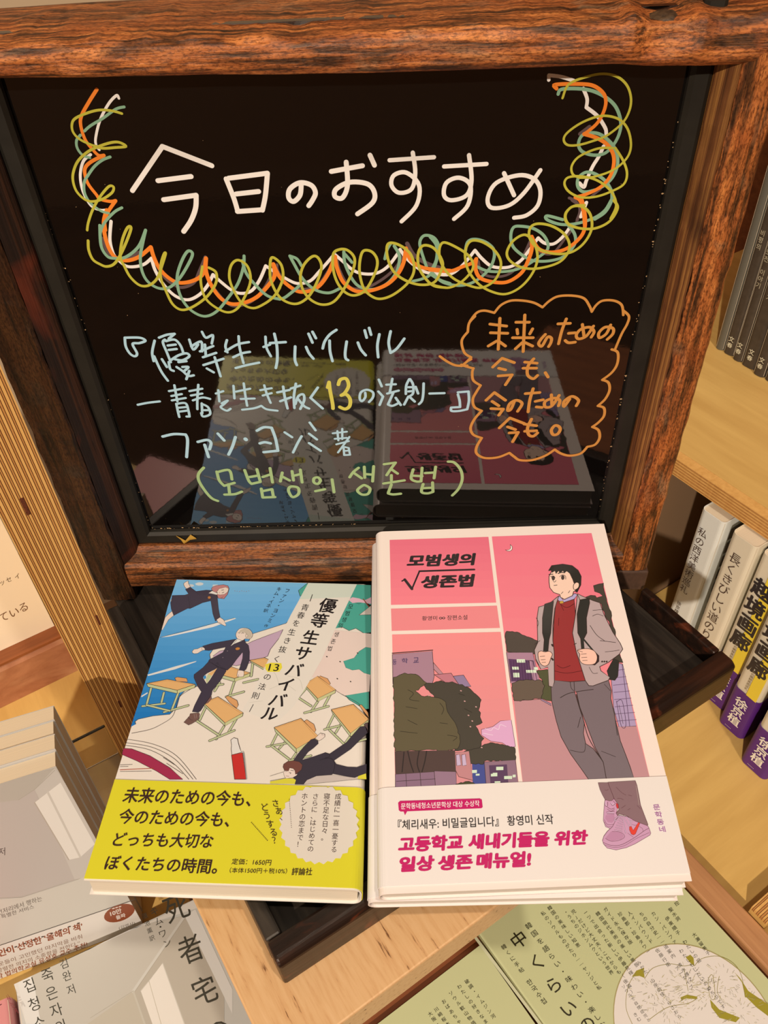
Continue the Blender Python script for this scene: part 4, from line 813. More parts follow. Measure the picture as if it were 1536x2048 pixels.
A.poly("131,1226 450,1220 455,1335 330,1345 134,1345", (82, 62, 56)); 
for t_ in ("200,1228 215,1290 230,1335", "260,1225 250,1290 262,1335", "300,1225 290,1280 275,1335", "180,1230 170,1335"): A.line(t_, 6, (48, 38, 36))
for t_ in ("200,900 230,920 210,950 260,960", "190,990 250,1000", "370,970 390,1000 380,1030", "200,1060 250,1085", "160,1120 250,1130", "370,1075 410,1080", "410,1140 460,1150 440,1170", "500,1000 540,1020", "470,920 500,930"): A.line(t_, 2.5, (44, 38, 28))
for x_, y_ in ((310,930),(325,925),(520,1035),(540,1065),(560,990),(500,960),(480,905),(590,1205),(530,1095)): A.line([(x_, y_), (x_ + 3, y_ + 1)], 6, (214, 160, 150), False)
A.shape("134,1347 340,1335 350,1432 134,1440", (140, 106, 122), 2.5); A.shape("340,1330 455,1335 460,1430 348,1434", (152, 116, 130), 2.5); A.line("140,1385 345,1372", 2.5, LN, False); A.line("190,1345 195,1436", 2.5, LN, False); A.line("265,1340 272,1434", 2.5, LN, False)
leafy("455,1400 520,1385 560,1400 600,1428 470,1432", (72, 70, 42), 6, seed=3)
# title
A.text('모범생의', (197,248), (546,238), (211,188), BK, .055); A.text('생존법', (268,361), (540,352), (282,298), BK, .055)
A.line("170,324 184,316", 8, BK, False); A.line("184,316 222,366", 14, BK, False); A.line("222,366 262,272", 8, BK, False); A.line("262,272 552,263", 10, BK, False)
A.text('황영미', (275,533), (355,531), (276,510), BK, .008); A.text('∞', (366,527), (398,526), (366,514), BK, .01); A.text('장편소설', (408,531), (516,528), (408,506), BK, .008)
A.poly("742,130 752,140 754,152 745,163 730,165 716,158 730,160 742,152 745,142", (246, 226, 206)); A.line("742,130 753,143 750,160 732,166 716,158", 2, LN); A.line("716,158 732,160 744,150 742,130", 2, LN)
# right panel background
leafy("714,595 740,590 790,598 830,620 872,632 892,640 892,715 860,705 722,700", (84, 72, 62), 6, seed=2)
A.shape("722,702 862,703 900,860 745,865", (176, 130, 144), 2.5); A.poly("732,736 866,745 885,850 747,856", (96, 62, 92)); A.shape("840,745 862,748 882,850 862,852", (178, 132, 148), 2.5)
for x_, y_, w_, h_ in ((776,738,44,18),(752,778,34,15),(826,795,54,15),(758,810,32,24),(868,780,20,14),(905,828,16,8)): A.poly([(x_, y_), (x_ + w_, y_), (x_ + w_ + 2, y_ + h_), (x_ + 2, y_ + h_)], (222, 232, 196))
for i in range(9): A.line([(745 + i * 14, 745), (755 + i * 14, 850)], 1.8, (60, 36, 60), False)
A.poly("762,958 905,948 975,975 1010,1095 1410,1092 1490,1402 812,1422", (196, 140, 138)); A.line("762,958 905,950", 2.5, LN, False)
A.shape("905,946 955,972 960,985 905,955", (160, 128, 150), 2)
leafy("750,865 780,850 850,848 900,850 930,870 962,900 962,960 905,946 800,957 762,955", (106, 88, 72), 6, seed=5); leafy("880,800 940,790 965,850 962,960 905,946 925,880", (86, 84, 54), 6, seed=6)
leafy("1185,352 1236,336 1262,455 1300,600 1335,760 1300,752 1270,560 1225,440 1180,425 1140,412 1170,395 1205,415 1235,402 1195,380", TD, 9, seed=7)
A.shape("1300,755 1338,765 1410,1092 1318,1096 1290,1000 1278,850", (178, 152, 178), 2.5)
for i in range(8): A.line([(1282 + i * 3, 800 + i * 38), (1346 + i * 9, 792 + i * 38)], 3, (110, 84, 110), False)
A.line("1335,765 1375,1094", 3, (90, 66, 90), False); A.line("1305,960 1330,1090 1355,1085 1335,960 1305,965", 3, (90, 66, 90)); A.line("1318,980 1340,1080", 2, LN)
# the boy
GY = (124, 106, 106); JK = (188, 162, 154); STR = (48, 46, 40)
A.shape("1290,735 1318,745 1312,828 1296,850 1268,846 1255,800", STR, 3); A.shape("1205,625 1225,660 1225,700 1205,710", STR, 2)
A.shape("957,850 1080,900 1110,1000 1135,1075 1130,1130 1142,1185 1182,1212 1235,1282 1258,1404 1180,1408 1130,1335 1062,1240 1012,1150 985,1060 962,960", GY, 3.5)
A.shape("1080,850 1262,848 1278,905 1275,945 1300,1060 1325,1170 1352,1240 1378,1310 1408,1400 1257,1404 1235,1284 1192,1205 1152,1100 1110,990", GY, 3.5)
A.shape("957,850 1262,848 1270,900 1120,920 1080,905 960,880", GY); A.line("1008,942 1050,920 1110,908 1182,898", 3.5, LN); A.line("1060,860 1065,890 1078,905", 3, LN); A.line("1080,858 1083,905", 3, LN); A.line("1092,925 1130,1060 1160,1160 1235,1284", 4, LN); A.line("1115,1045 1100,1100", 3, LN); A.line("1290,1000 1310,1140", 5, (80, 66, 64)); A.line("1225,1225 1300,1255", 2.5, LN); A.line("1240,870 1272,905", 2.5, LN); A.line("1140,1185 1130,1230 1060,1220", 2.5, LN)
A.shape("985,432 1080,418 1088,500 1072,600 1092,700 1142,852 1060,858 975,850 968,640 975,520", (154, 52, 50), 3.5); A.line("990,770 1020,785 1060,772", 3, (90, 24, 26)); A.line("975,800 1040,812 1120,800", 3, (90, 24, 26)); A.line("1000,520 998,560", 2.5, (90, 24, 26)); A.line("1000,440 1040,465 1080,445", 3, (90, 24, 26)); A.line("1010,450 1025,480", 2.5, (90, 24, 26))
A.shape("985,414 1012,442 1082,420 1098,396 1085,390 1022,424 1003,404", (186, 168, 200), 3); A.shape("1003,432 1022,429 1025,443 1003,444", (204, 160, 62), 2.5)
A.shape("1000,402 978,470 968,560 968,640 975,700 976,860 966,886 946,880 942,780 905,792 878,745 870,690 888,650 885,515 893,462 945,448", JK, 3.5)
A.shape("1098,392 1125,405 1180,428 1217,440 1238,500 1285,595 1325,655 1338,685 1320,712 1262,755 1216,778 1222,800 1270,835 1262,850 1180,880 1158,878 1140,852 1092,700 1072,600 1088,500", JK, 3.5)
A.line("1098,396 1112,430 1120,500", 3, LN); A.line("1165,560 1200,610 1240,640", 3, LN); A.line("1218,640 1260,645 1300,650", 3, LN); A.line("1180,480 1235,475", 2.5, LN); A.line("1178,510 1205,500 1235,510", 2.5, LN); A.line("1245,700 1290,695 1320,690", 2.5, LN); A.line("1160,780 1180,812 1205,812", 2.5, LN); A.line("1080,660 1092,655", 4, LN); A.line("880,520 892,545 885,570", 2.5, LN); A.line("872,660 900,640", 2.5, LN); A.line("895,770 880,740", 2.5, LN)
for x_ in (1228, 1240, 1252): A.line([(x_, 752), (x_ + 2, 750)], 8, LN, False)
A.line("964,662 968,668", 10, LN, False); A.line("964,736 968,742", 10, LN, False)
A.shape("925,447 972,430 965,500 957,600 948,635 942,697 918,697 922,635 913,600 913,520", STR, 3); A.shape("1112,424 1160,413 1163,440 1146,520 1148,600 1130,635 1136,692 1120,692 1115,630 1100,600 1096,500", STR, 3); A.line("1130,632 1185,698", 9, STR, False)
A.shape("1182,690 1212,720 1212,750 1190,770 1170,768 1200,740", (52, 36, 36), 2)
A.shape("890,706 905,695 925,700 950,697 965,712 958,732 945,765 925,775 905,765 893,740", (250, 194, 166), 3, smooth=True); A.shape("1098,692 1125,684 1160,684 1190,698 1203,730 1190,762 1150,768 1120,758 1108,735 1110,712", (250, 194, 166), 3, smooth=True)
for t_ in ("900,725 925,722", "905,742 928,740", "910,756 930,755", "1118,712 1145,710", "1120,730 1148,728", "1125,746 1150,745", "1098,692 1125,700"): A.line(t_, 2.5, LN)
A.shape("948,300 962,272 1000,262 1050,272 1072,300 1078,335 1100,335 1108,352 1095,372 1078,380 1072,402 1030,422 1008,410 1005,396 972,385 952,360 948,330", (250, 206, 176), 3.5, smooth=False)
A.shape("945,270 962,243 1020,235 1070,243 1102,268 1118,300 1116,345 1098,385 1086,380 1096,345 1078,330 1074,318 1058,284 1040,272 1030,282 1020,270 1005,284 998,270 985,286 978,270 965,280 958,268", (46, 42, 36), 3)
A.shape("1078,345 1092,332 1106,338 1104,358 1088,370 1078,366", (250, 206, 176), 3, smooth=True)
A.line("948,290 968,288", 4.5, (46, 42, 36)); A.line("996,285 1012,279 1030,281", 5, (46, 42, 36)); A.shape("1016,296 1026,297 1028,310 1020,318 1013,310", (70, 56, 50), 2, smooth=True); A.shape("966,300 976,302 977,315 969,320 963,312", (70, 56, 50), 2, smooth=True)
A.line("1004,302 1018,292 1034,298 1036,315", 2.5, LN); A.line("955,300 972,298 980,308", 2.5, LN); A.line("960,302 974,330 985,322", 2.5, LN); A.line("974,348 990,346", 3.5, LN); A.line("1022,382 1012,392", 2.5, LN); A.line("1058,376 1050,388", 2.5, LN)
A.build('cover_print', ink_gloss, rb.cover)
# white band
tt = (t_on(C, 753, 1583, RP) + t_on(C, 1331, 1560, RP)) / 2
band = rb.wrap('paper_band', tt, .984, .0005, .00035, tint('white_band', (238, 220, 202)), rb.root)
A = Art(RP.up(.0006), (240, 222, 200), T=(740, 1540, 2.259))
A.T = (1180, 1560, 9.6); GB = (138, 104, 104); SO = (88, 34, 44); LI = (204, 150, 172); SD = (190, 132, 156)
A.shape("285,390 460,365 560,480 500,640 560,700 400,940 300,900 255,780 265,600 275,450", LI, 6, SO); A.poly("300,680 460,660 480,760 420,825 340,810 290,740", SD); A.line("275,760 330,850 460,850 520,790", 6, SO); A.line("265,800 330,890 420,895", 5, SO)
A.shape("500,440 555,480 550,540 520,550 500,500", (204, 50, 50), 4, SO)
for t_ in ("300,400 290,490 335,500 340,420", "395,440 430,490 480,450 440,400", "330,520 400,560 470,540", "330,560 400,600 470,570", "310,620 470,610", "320,650 465,650"): A.line(t_, 8, SO)
for t_ in ("300,410 298,480 330,490", "405,440 435,478 468,448", "325,632 460,630"): A.line(t_, 9, (232, 200, 214))
A.shape("155,55 350,50 400,180 460,360 420,398 370,405 290,380 240,290 190,180", GB, 6, SO); A.line("280,190 320,200 350,180", 5, SO)
A.shape("560,680 760,720 1085,850 1130,920 1165,1020 1150,1060 860,1230 700,1300 500,1345 330,1310 260,1230 238,1165 265,1080 330,990 430,900 500,760", LI, 7, SO)
A.poly("300,1110 400,990 600,1010 655,1080 600,1140 430,1175 320,1150", SD); A.line("290,1120 400,1175 560,1160 660,1100 640,1040 560,1000 420,990", 6, SO)
A.line("250,1200 400,1255 600,1245 850,1110 1050,970 1130,930", 7, SO); A.line("262,1240 420,1290 640,1270 900,1120 1140,1010", 5, SO); A.line("720,1020 830,1100", 5, SO); A.line("930,890 1000,930 1020,990", 5, SO); A.line("800,850 860,870 930,850", 5, SO)
A.shape("755,900 790,890 830,970 930,810 960,825 870,1040 830,1058 790,1040 755,960", (226, 62, 46), 5, SO)
for k in range(6): A.line([(470 + k * 22, 960 - k * 45), (610 + k * 2, 985 - k * 42)], 16, SO, False); A.line([(470 + k * 22, 960 - k * 45), (610 + k * 2, 985 - k * 42)], 9, (220, 176, 196), False)
for t_ in ("600,690 640,800 680,1020", "640,690 740,870 780,860 760,780 700,700", "590,690 500,780 470,780 480,740 570,690", "740,730 800,800 820,780"): A.line(t_, 16, SO); A.line(t_, 9, (228, 190, 208))
A.shape("340,50 865,15 900,110 940,320 970,490 1110,860 1100,880 860,790 700,690 560,655 530,695 500,640 555,580 540,470 470,380", GB, 7, SO)
for t_ in ("500,140 600,240 690,295", "730,290 800,310", "520,360 580,355 640,385", "600,545 680,490", "720,580 770,550", "900,490 970,560"): A.line(t_, 6, SO)
A.line("880,110 940,480", 5, (190, 170, 150))
A.T = (740, 1540, 2.259)
MG = (198, 16, 92)
A.poly("136,140 495,129 505,134 509,168 503,173 168,187 158,205 152,188 138,188 130,182 127,148", MG)
A.text('문학동네청소년문학상 대상 수상작', (140,178), (495,164), (140,151), (244, 226, 212), .012)
A.text('『체리새우: 비밀글입니다』 황영미 신작', (126,272), (830,245), (126,226), BK, .008)
for t_, bl, br, tl in (('고등학교', (130,370), (416,359), (136,305)), ('새내기들을', (446,358), (806,343), (452,293)), ('위한', (834,342), (978,335), (840,280)), ('일상', (133,460), (284,452), (139,396)), ('생존', (308,453), (458,445), (314,390)), ('매뉴얼!', (482,446), (722,435), (488,380))): A.text(t_, bl, br, tl, MG, .055)
A.column('문학동네', (1296, 168), (1322, 268), (36, -3), (170, 96, 150), .01, .85)
A.build('band_print', ink_gloss, band)
# book underneath
n0 = RP.up(-TR_ - .0012)
C2 = [n0.at(x, y) for x, y in ((744, 1085), (1196, 1068), (1367, 1790), (735.5, 1804))]
sb = Book('pink_cover_book', 'white-banded lower book of the pink novel stack, its white spine sticking out', C2, RP.n, TR_ - .0005, 'L', tint('pale_cover_under', (240, 216, 196)), pg)
sb.wrap('paper_band', t_on(C2, 737, 1590, n0), .99, .0004, .0003, bpy.data.materials['white_band'], sb.root)
# ================================================================== face-out stack at the left
r1, r2 = ray(112, 1533), ray(286, 1848)
def hdir(p, q): h = ray(*p).cross(ray(*q)).cross(UZ).normalized(); return h
h = hdir((0, 1564), (111, 1529)); h = h if h.x > 0 else -h
s_ = r1.dot(h) / r2.dot(h); d_ = r2 * s_ - r1; t_ = .207 / d_.length
Pt = CAM + r1 * t_; Qt = CAM + r2 * (t_ * s_); dn = (Qt - Pt).normalized(); zbot = CAM.z + ZL + .003
Lr = (zbot - Pt.z) / dn.z
nr = dn.cross(h).normalized(); nr = nr if nr.dot(CAM - Pt) > 0 else -nr
Tb = .0118
room_c = tint('grey_room_cover', (202, 188, 170)); side_pg = page_mat('shelf_pages', nr, (.78, .68, .52))
for i in range(4):
    off = -nr * (Tb + .00015) * i; sh = h * (0, .0004, -.0004, .0002)[i]; ul = (0, .0018, .0006, .0012)[i]
    tl = Pt - h * .128; C = [tl + off + sh - dn * ul, Pt + off + sh - dn * ul, Pt + dn * Lr + off + sh, tl + dn * Lr + off + sh]
    b_ = Book('room_cover_book', ['front book of the face-out stack, grey empty-room cover with white band and brown seal', 'second book behind the grey room cover, only its page tops showing', 'third book behind the grey room cover, only its page tops showing', 'rearmost book of the face-out stack at the left edge'][i], C, nr, Tb, 'L', room_c, side_pg, group='face-out grey room books', inset=.0003, th=.00028)
    if i == 0:
        RM = Plane(Pt, nr, h); A = Art(RM, (244, 228, 208), T=(0, 1400, 2.743)); A.clip_to(C)
        A.poly("0,560 100,548 190,490 300,372 0,452", (190, 178, 160)); A.poly("0,560 100,548 190,490 255,640 370,870 410,985 120,1080 0,1085", (196, 182, 168))
        A.poly("190,490 303,370 640,900 560,960 410,985 330,800", (206, 194, 178)); A.poly("190,562 332,452 520,790 440,862 378,876", (238, 226, 208)); A.line("262,505 440,860", 8, (212, 200, 182), False)
        A.line("100,548 190,490 300,385", 3, (176, 164, 146), False); A.line("0,1085 120,1080 410,985 560,955", 3, (180, 166, 148), False); A.line("190,562 378,876", 4, (186, 170, 150), False)
        A.poly("0,1090 120,1083 410,990 640,905 790,1130 740,1090 0,1342", (214, 203, 184))
        A.line("0,1345 742,1093", 3.5, (80, 70, 58), False)
        A.poly("0,1347 743,1095 830,1240 900,1400 0,1700", (236, 222, 204))
        SE = [(655 + 84 * math.cos(a_ * .2618) + 8 * math.sin(a_ * .2618), 1168 + 44 * math.sin(a_ * .2618) - 26 * math.cos(a_ * .2618)) for a_ in range(24)]
        RB_ = (150, 72, 38); A.poly(SE, RB_)
        A.text('10만', (608,1185), (668,1165), (602,1160), (240, 220, 200), .03); A.text('돌파', (640,1205), (690,1188), (634,1184), (240, 220, 200), .03)
        for k in range(3): A.line([(620 + k * 18, 1143 - k * 5), (624 + k * 18, 1142 - k * 5)], 8, (240, 220, 200), False); A.line([(650 + k * 18, 1220 - k * 5), (654 + k * 18, 1219 - k * 5)], 8, (240, 220, 200), False)
        A.text('(김영사)', (655,1262), (742,1232), (650,1242), (90, 76, 60))
        A.text('죽은 자의 언저리에서 행하는', (-150,1228), (232,1100), (-158,1200), (74, 62, 50)); A.text('특별한 서비스', (10,1200), (188,1142), (4,1178), (74, 62, 50))
        A.text('출판인이 선정한 ‘올해의 책’', (-95,1440), (455,1258), (-108,1402), RB_, .03)
        for k in range(9): A.line([(36 + k * 49, 1372 - k * 18.5), (40 + k * 49, 1371 - k * 18.5)], 9, (70, 50, 40), False)
        A.text('그의 이웃들이 고민했던 마지막을 비춰', (-120,1500), (452,1306), (-128,1478), (130, 84, 56)); A.text('우리의 강렬한 의지의 소중함을 전한다.”', (-120,1535), (440,1342), (-128,1513), (130, 84, 56)); A.text('서울대학 법의학교실 유성호 교수 추천!', (-120,1572), (480,1352), (-128,1545), RB_, .018)
        A.text('저', (-8,855), (28,850), (-8,812), (60, 50, 44)); A.build('cover_print', ink_gloss, b_.cover)
# clear stand behind that stack
base = Pt + dn * Lr; off = -nr * (4 * (Tb + .00015) + .002)
st = lvl(zbot); cA = Pt + off - h * .1
acr_r = empty('acrylic_stand', base + off + h * .02, 'clear acrylic book stand behind the face-out books at the left', 'stand')
hh = hdir((130, 1487), (208, 1448)); hh = hh if hh.x > 0 else -hh
Z9 = CAM.z + ZL + .045; q0 = lvl(Z9).at(208, 1448)
box('back_plate', q0 - hh * .16, hh * .16, UZ * -.0445, -UZ.cross(hh) * .003 * (1 if UZ.cross(hh).dot(CAM - q0) < 0 else -1), acr, acr_r, .0008)
fw = (UZ.cross(hh)); fw = fw if fw.dot(CAM - q0) > 0 else -fw; fw.z = 0; fw.normalize()
box('base_plate', Vector((q0.x, q0.y, CAM.z + ZL + .0003)) - hh * .16 + fw * .0035, hh * .16, fw * .055, UZ * .0022, acr, acr_r, .0006)
# ================================================================== flat room-cover book at the lower left
ZS = CAM.z + ZL + .017
sp_ = lvl(ZS); c0, c1 = sp_.at(27, 1969), sp_.at(392, 1797); wdir = (c1 - c0).normalized(); ld = (sp_.at(496, 2048) - c1).normalized(); ld = (ld - wdir * ld.dot(wdir)).normalized()
Wd = (c1 - c0).length; c1 = c1 + wdir * .012; C = [c0, c1, c1 + ld * .188, c0 + ld * .188]
shp = Plane(c0, UZ, wdir)
sb2 = Book('grey_title_book', 'grey room-cover book with large black Japanese title lying flat at bottom left', C, UZ, .0155, 'L', tint('grey_soft_cover', (206, 196, 178)), page_mat('grey_book_pages', UZ))
A = Art(shp, (244, 228, 208), T=(0, 1760, 3.657)); A.clip_to(C)
A.poly("102,762 1060,320 1200,255 1430,140 1460,200 900,380 640,515 230,700 280,1053 190,1053", (230, 218, 200))
A.poly("130,745 230,700 250,760 300,1053 190,1053", (232, 222, 206)); A.poly("230,700 640,515 900,395 1085,318 1350,262 975,815 640,1053 300,1053 260,800", (204, 192, 172))
A.poly("975,815 1350,262 1420,245 1640,760 1640,1200 700,1200", (194, 180, 158)); A.poly("640,1053 975,815 1060,1053 1080,1200 700,1200", (200, 186, 162))
A.line("975,815 1350,268", 22, (216, 206, 188), False); A.line("985,818 1356,275", 3, (170, 156, 134), False); A.line("975,815 1110,1200", 14, (206, 194, 172), False); A.line("660,1010 975,812", 3, (176, 164, 142), False)
A.poly("1030,812 1190,608 1400,1180 1160,1180", (242, 228, 208)); A.line("1090,740 1215,1180", 5, (206, 192, 168), False); A.line("1030,812 1190,608 1395,1180", 6, (214, 202, 182), False)
A.poly("1350,262 1430,215 1700,800 1700,980 1536,640", (232, 222, 206))
DK = (66, 62, 50)
A.column('死者宅の', (1290, 200), (1600, 1110), (178, -72), DK, .004, .66)
for ch, x_, y_ in (('キ',1128,228),('ム',1160,300),('・',1174,343),('ワ',1190,392),('ン',1222,462)): A.glyph(ch, x_, y_, (62, -26), (-22, -58), DK)
for ch, x_, y_ in (('蓮',1060,262),('池',1076,316),('薫',1095,370),('訳',1112,425)): A.glyph(ch, x_, y_, (40, -17), (-15, -40), DK)
for ch, x_, y_ in (('김',472,610),('완',493,700),('저',524,800)): A.glyph(ch, x_, y_, (72, -30), (-24, -74), DK)
for ch, x_, y_ in (('죽',350,692),('은',382,825),('자',415,950),('의',450,1070)): A.glyph(ch, x_, y_, (98, -40), (-32, -100), DK)
for ch, x_, y_ in (('집',222,768),('청',256,905),('소',292,1040)): A.glyph(ch, x_, y_, (100, -42), (-32, -102), DK)
A.build('cover_print', ink_gloss, sb2.cover)
# pink rolled-spine book in the corner
pk = lvl(CAM.z + ZL + .022); a0 = pk.at(20, 1992); a1 = a0 - wdir * .12
C = [a1, a0, a0 + ld * .18, a1 + ld * .18]
pb = Book('pink_spine_book', 'pink book with rounded spine in the bottom left corner', C, UZ, .021, 'R', tint('salmon_cover', (222, 140, 130)), page_mat('pink_book_pages', UZ))
A = Art(Plane(a0, UZ, wdir), (240, 222, 200), T=(0, 1760, 3.657))
A.column('사는게', (62, 860), (120, 960), (30, -12), (140, 60, 60)); A.line("-10,920 10,910", 6, (90, 30, 40)); A.build('cover_print', ink_gloss, pb.cover)
# ================================================================== green booklets
GT = .006
gp = lvl(CAM.z + ZL + GT + .0006)
sN2 = s_of(gp.at(945, 1858)); cG = c_of(gp.at(1012, 1950)); cE = C0 - .003
def gcover(c0_, c1_, s1_, L, z): return [ces(c0_, s1_, z), ces(c1_, s1_, z), ces(c1_, s1_ - L, z), ces(c0_, s1_ - L, z)]
zg = ZL + GT + .0008
grn = tint('sage_green_cover', (206, 200, 142)); gpg = page_mat('booklet_pages', UZ)
g1 = Book('green_booklet', 'sage green booklet with white disc drawing and big Japanese title', gcover(cG, cE, sN2, .21, zg), UZ, GT, 'L', grn, gpg, cat='booklet', group='sage green booklets')
GP = Plane(ces(0, 0, zg), UZ, E1)
A = Art(GP, (240, 222, 200), T=(900, 1750, 2.415), lift=.0002)
A.line("100,272 450,740", 16, (214, 206, 160), False); A.line("114,262 460,740", 4, (150, 140, 90), False)
pc = GP.at(1393, 2062); rad = (GP.at(1347, 1889) - pc).length
def disc(cx, cy, r, c, n=72):
    A.poly3([GP.p * 0 + pc + E1 * (cx + r * math.cos(6.2832 * k / n)) + E2 * (cy + r * math.sin(6.2832 * k / n)) for k in range(n)], A.col(c))
disc(.0, .0, rad * 1.012, (176, 156, 96)); disc(0, 0, rad, (240, 222, 202)); 
rq = random.Random(5); GD = (166, 148, 44)
for t_ in ("878,492 900,462 938,448 936,462 940,498 915,488", "1138,398 1160,385 1176,400 1180,440 1160,425", "1372,468 1402,500 1440,560 1536,625 1536,668 1470,602 1425,588 1410,520", "1112,592 1145,578 1195,588 1190,600 1140,597 1118,606", "1255,600 1300,650 1400,690 1380,712 1300,690 1262,640", "1430,590 1500,612 1560,660 1560,700 1480,640"): A.poly(t_, GD)
for t_ in ("1248,500 1250,560 1262,600 1280,590 1272,500 1262,482 1248,500", "1300,490 1290,560 1310,600", "1180,440 1215,405 1290,392 1360,420 1405,480 1425,590", "1425,590 1500,600 1560,640", "1130,450 1150,560", "940,500 980,450 1060,430 1130,440 1176,430", "1195,595 1150,620 1050,640 960,700", "900,470 860,540 850,640 880,720"): A.line(t_, 2.5, (150, 134, 60))
for k in range(420):
    cx_, cy_ = rq.choice([(1260, 560), (1400, 660), (1150, 540), (1050, 640), (1330, 500), (980, 560)]); an = rq.uniform(0, 6.28); r0 = rq.uniform(20, 130); l_ = rq.uniform(8, 26)
    x_, y_ = cx_ + r0 * math.cos(an), cy_ + r0 * math.sin(an) * .8
    q_ = A.px(x_, y_) - pc
    if q_.length < rad * .93: A.line([(x_, y_), (x_ + l_ * math.cos(an), y_ + l_ * .8 * math.sin(an))], 1.5, rq.choice([(150, 138, 110), GD, (130, 118, 90), (186, 170, 120)]), False, caps=False)
GK = (52, 46, 26)
rt_ = (.80, -.585)
def gcol(text, x, y, size, sp, dirv=(.60, .80), bold=0):
    for i, ch in enumerate(text):
        px_, py_ = x + dirv[0] * sp * i, y + dirv[1] * sp * i
        if ch != ' ': A.glyph(ch, px_, py_, (rt_[0] * size, rt_[1] * size), (-dirv[0] * size, -dirv[1] * size), GK, bold)
for ch, x_, y_ in (('中',332,312),('く',420,420),('ら',500,532),('い',572,645),('の',662,722)): A.glyph(ch, x_, y_, (66, -48), (-52, -68), GK, .006)
gcol('韓国を語らい・味わい・楽しむ雑誌', 380, 246, 33, 46); gcol('韓くに手帖', 260, 348, 26, 35); gcol('한국수첩', 385, 518, 32, 38)
for t_, x_, y_ in (('私のソウルものがたり──ヤンジと私', 450, 186), ('韓国の美味しい知恵', 482, 160), ('児」だけど大丈夫？これからも（後篇）', 596, 178), ('・うちのジホンムクという世界', 560, 180), ('ーツで出会った新しい伊藤見輝', 655, 182), ('韓国現代美術の楽しい風景', 715, 188), ('ガイド永久保存版', 752, 168), ('珍島郡・珍島タワー', 822, 190), ('人インパウンド 佐藤行衛', 868, 186), ('ちの自分史──道案内 清水博之', 925, 190), ('カン・パンファ わたしもじだいのいちぶです', 982, 188), ('伊東順子 わたしの庭', 1050, 212), ('聖水洞', 1066, 168), ('控', 1095, 138)):
    gcol(t_, x_, y_, 23, 28)
gcol('ソウルで自閉症児と', 838, 540, 20, 25); gcol('みかた 山岸由佳 らさおら', 912, 425, 22, 27); gcol('大瀬留美子', 1180, 290, 22, 27); gcol('アーカイブ', 1098, 452, 22, 28); gcol('きむ', 895, 675, 22, 28); gcol('の', 1250, 550, 22, 28)
A.build('cover_print', ink_gloss, g1.cover)
g2 = Book('green_booklet', 'second sage green booklet at the bottom, left of the booklet with the white disc', gcover(cG - .006 - .15, cG - .003, sN2 - .012, .21, zg), UZ, GT, 'L', grn, gpg, cat='booklet', group='sage green booklets')
A = Art(GP, (240, 222, 200), T=(900, 1750, 2.415), lift=.0002)
for t_, x_, y_ in (('破調・イムジン河', 82, 515), ('わたしの好きなまち', 45, 540), ('ソウル歓山物語', 5, 572), ('おばあちゃんの味', -30, 612), ('川崎桜本', -66, 650), ('大阪・鶴橋', -96, 672)): gcol(t_, x_, y_, 23, 30)
A.build('cover_print', ink_gloss, g2.cover)
# ================================================================== books standing in the right bookcase
def standing(name, label, p, W_, T_, H, lean=0, cover=None, group=None, pages=None, N=-E2, spine_dir=-E1):
    """book standing upright: spine faces -E1 at p (bottom corner of spine, far side), front cover faces N"""
    p = Vector(p); up_ = (UZ + E2 * lean).normalized(); d = E1
    # front cover seen along N: corners with spine on the left
    C = [p + up_ * H, p + up_ * H + d * W_, p + d * W_, p]
    C = [c + N * T_ for c in C]
    return Book(name, label, C, N, T_, 'L', cover, pages or page_mat('standing_pages', E2), group=group)
zl_ = CAM.z + ZL + .0006; lv = lvl(zl_)
def spine_art(x, y, bottom, T): sp = Plane(bottom, -E1, -E2); return Art(sp, (205, 180, 140), T=T, lift=.00045)
purple = tint('purple_band', (80, 30, 84), .45, (205, 180, 145)); creamb = tint('cream_spine', (200, 180, 144), .5, (200, 184, 160)); whiteb = tint('white_spine', (200, 190, 166), .45, (200, 184, 160)); yel = tint('yellow_cover', (226, 178, 40), .45, (205, 180, 145)); blk = plain('black_jacket', rgb(20, 16, 14), .4)
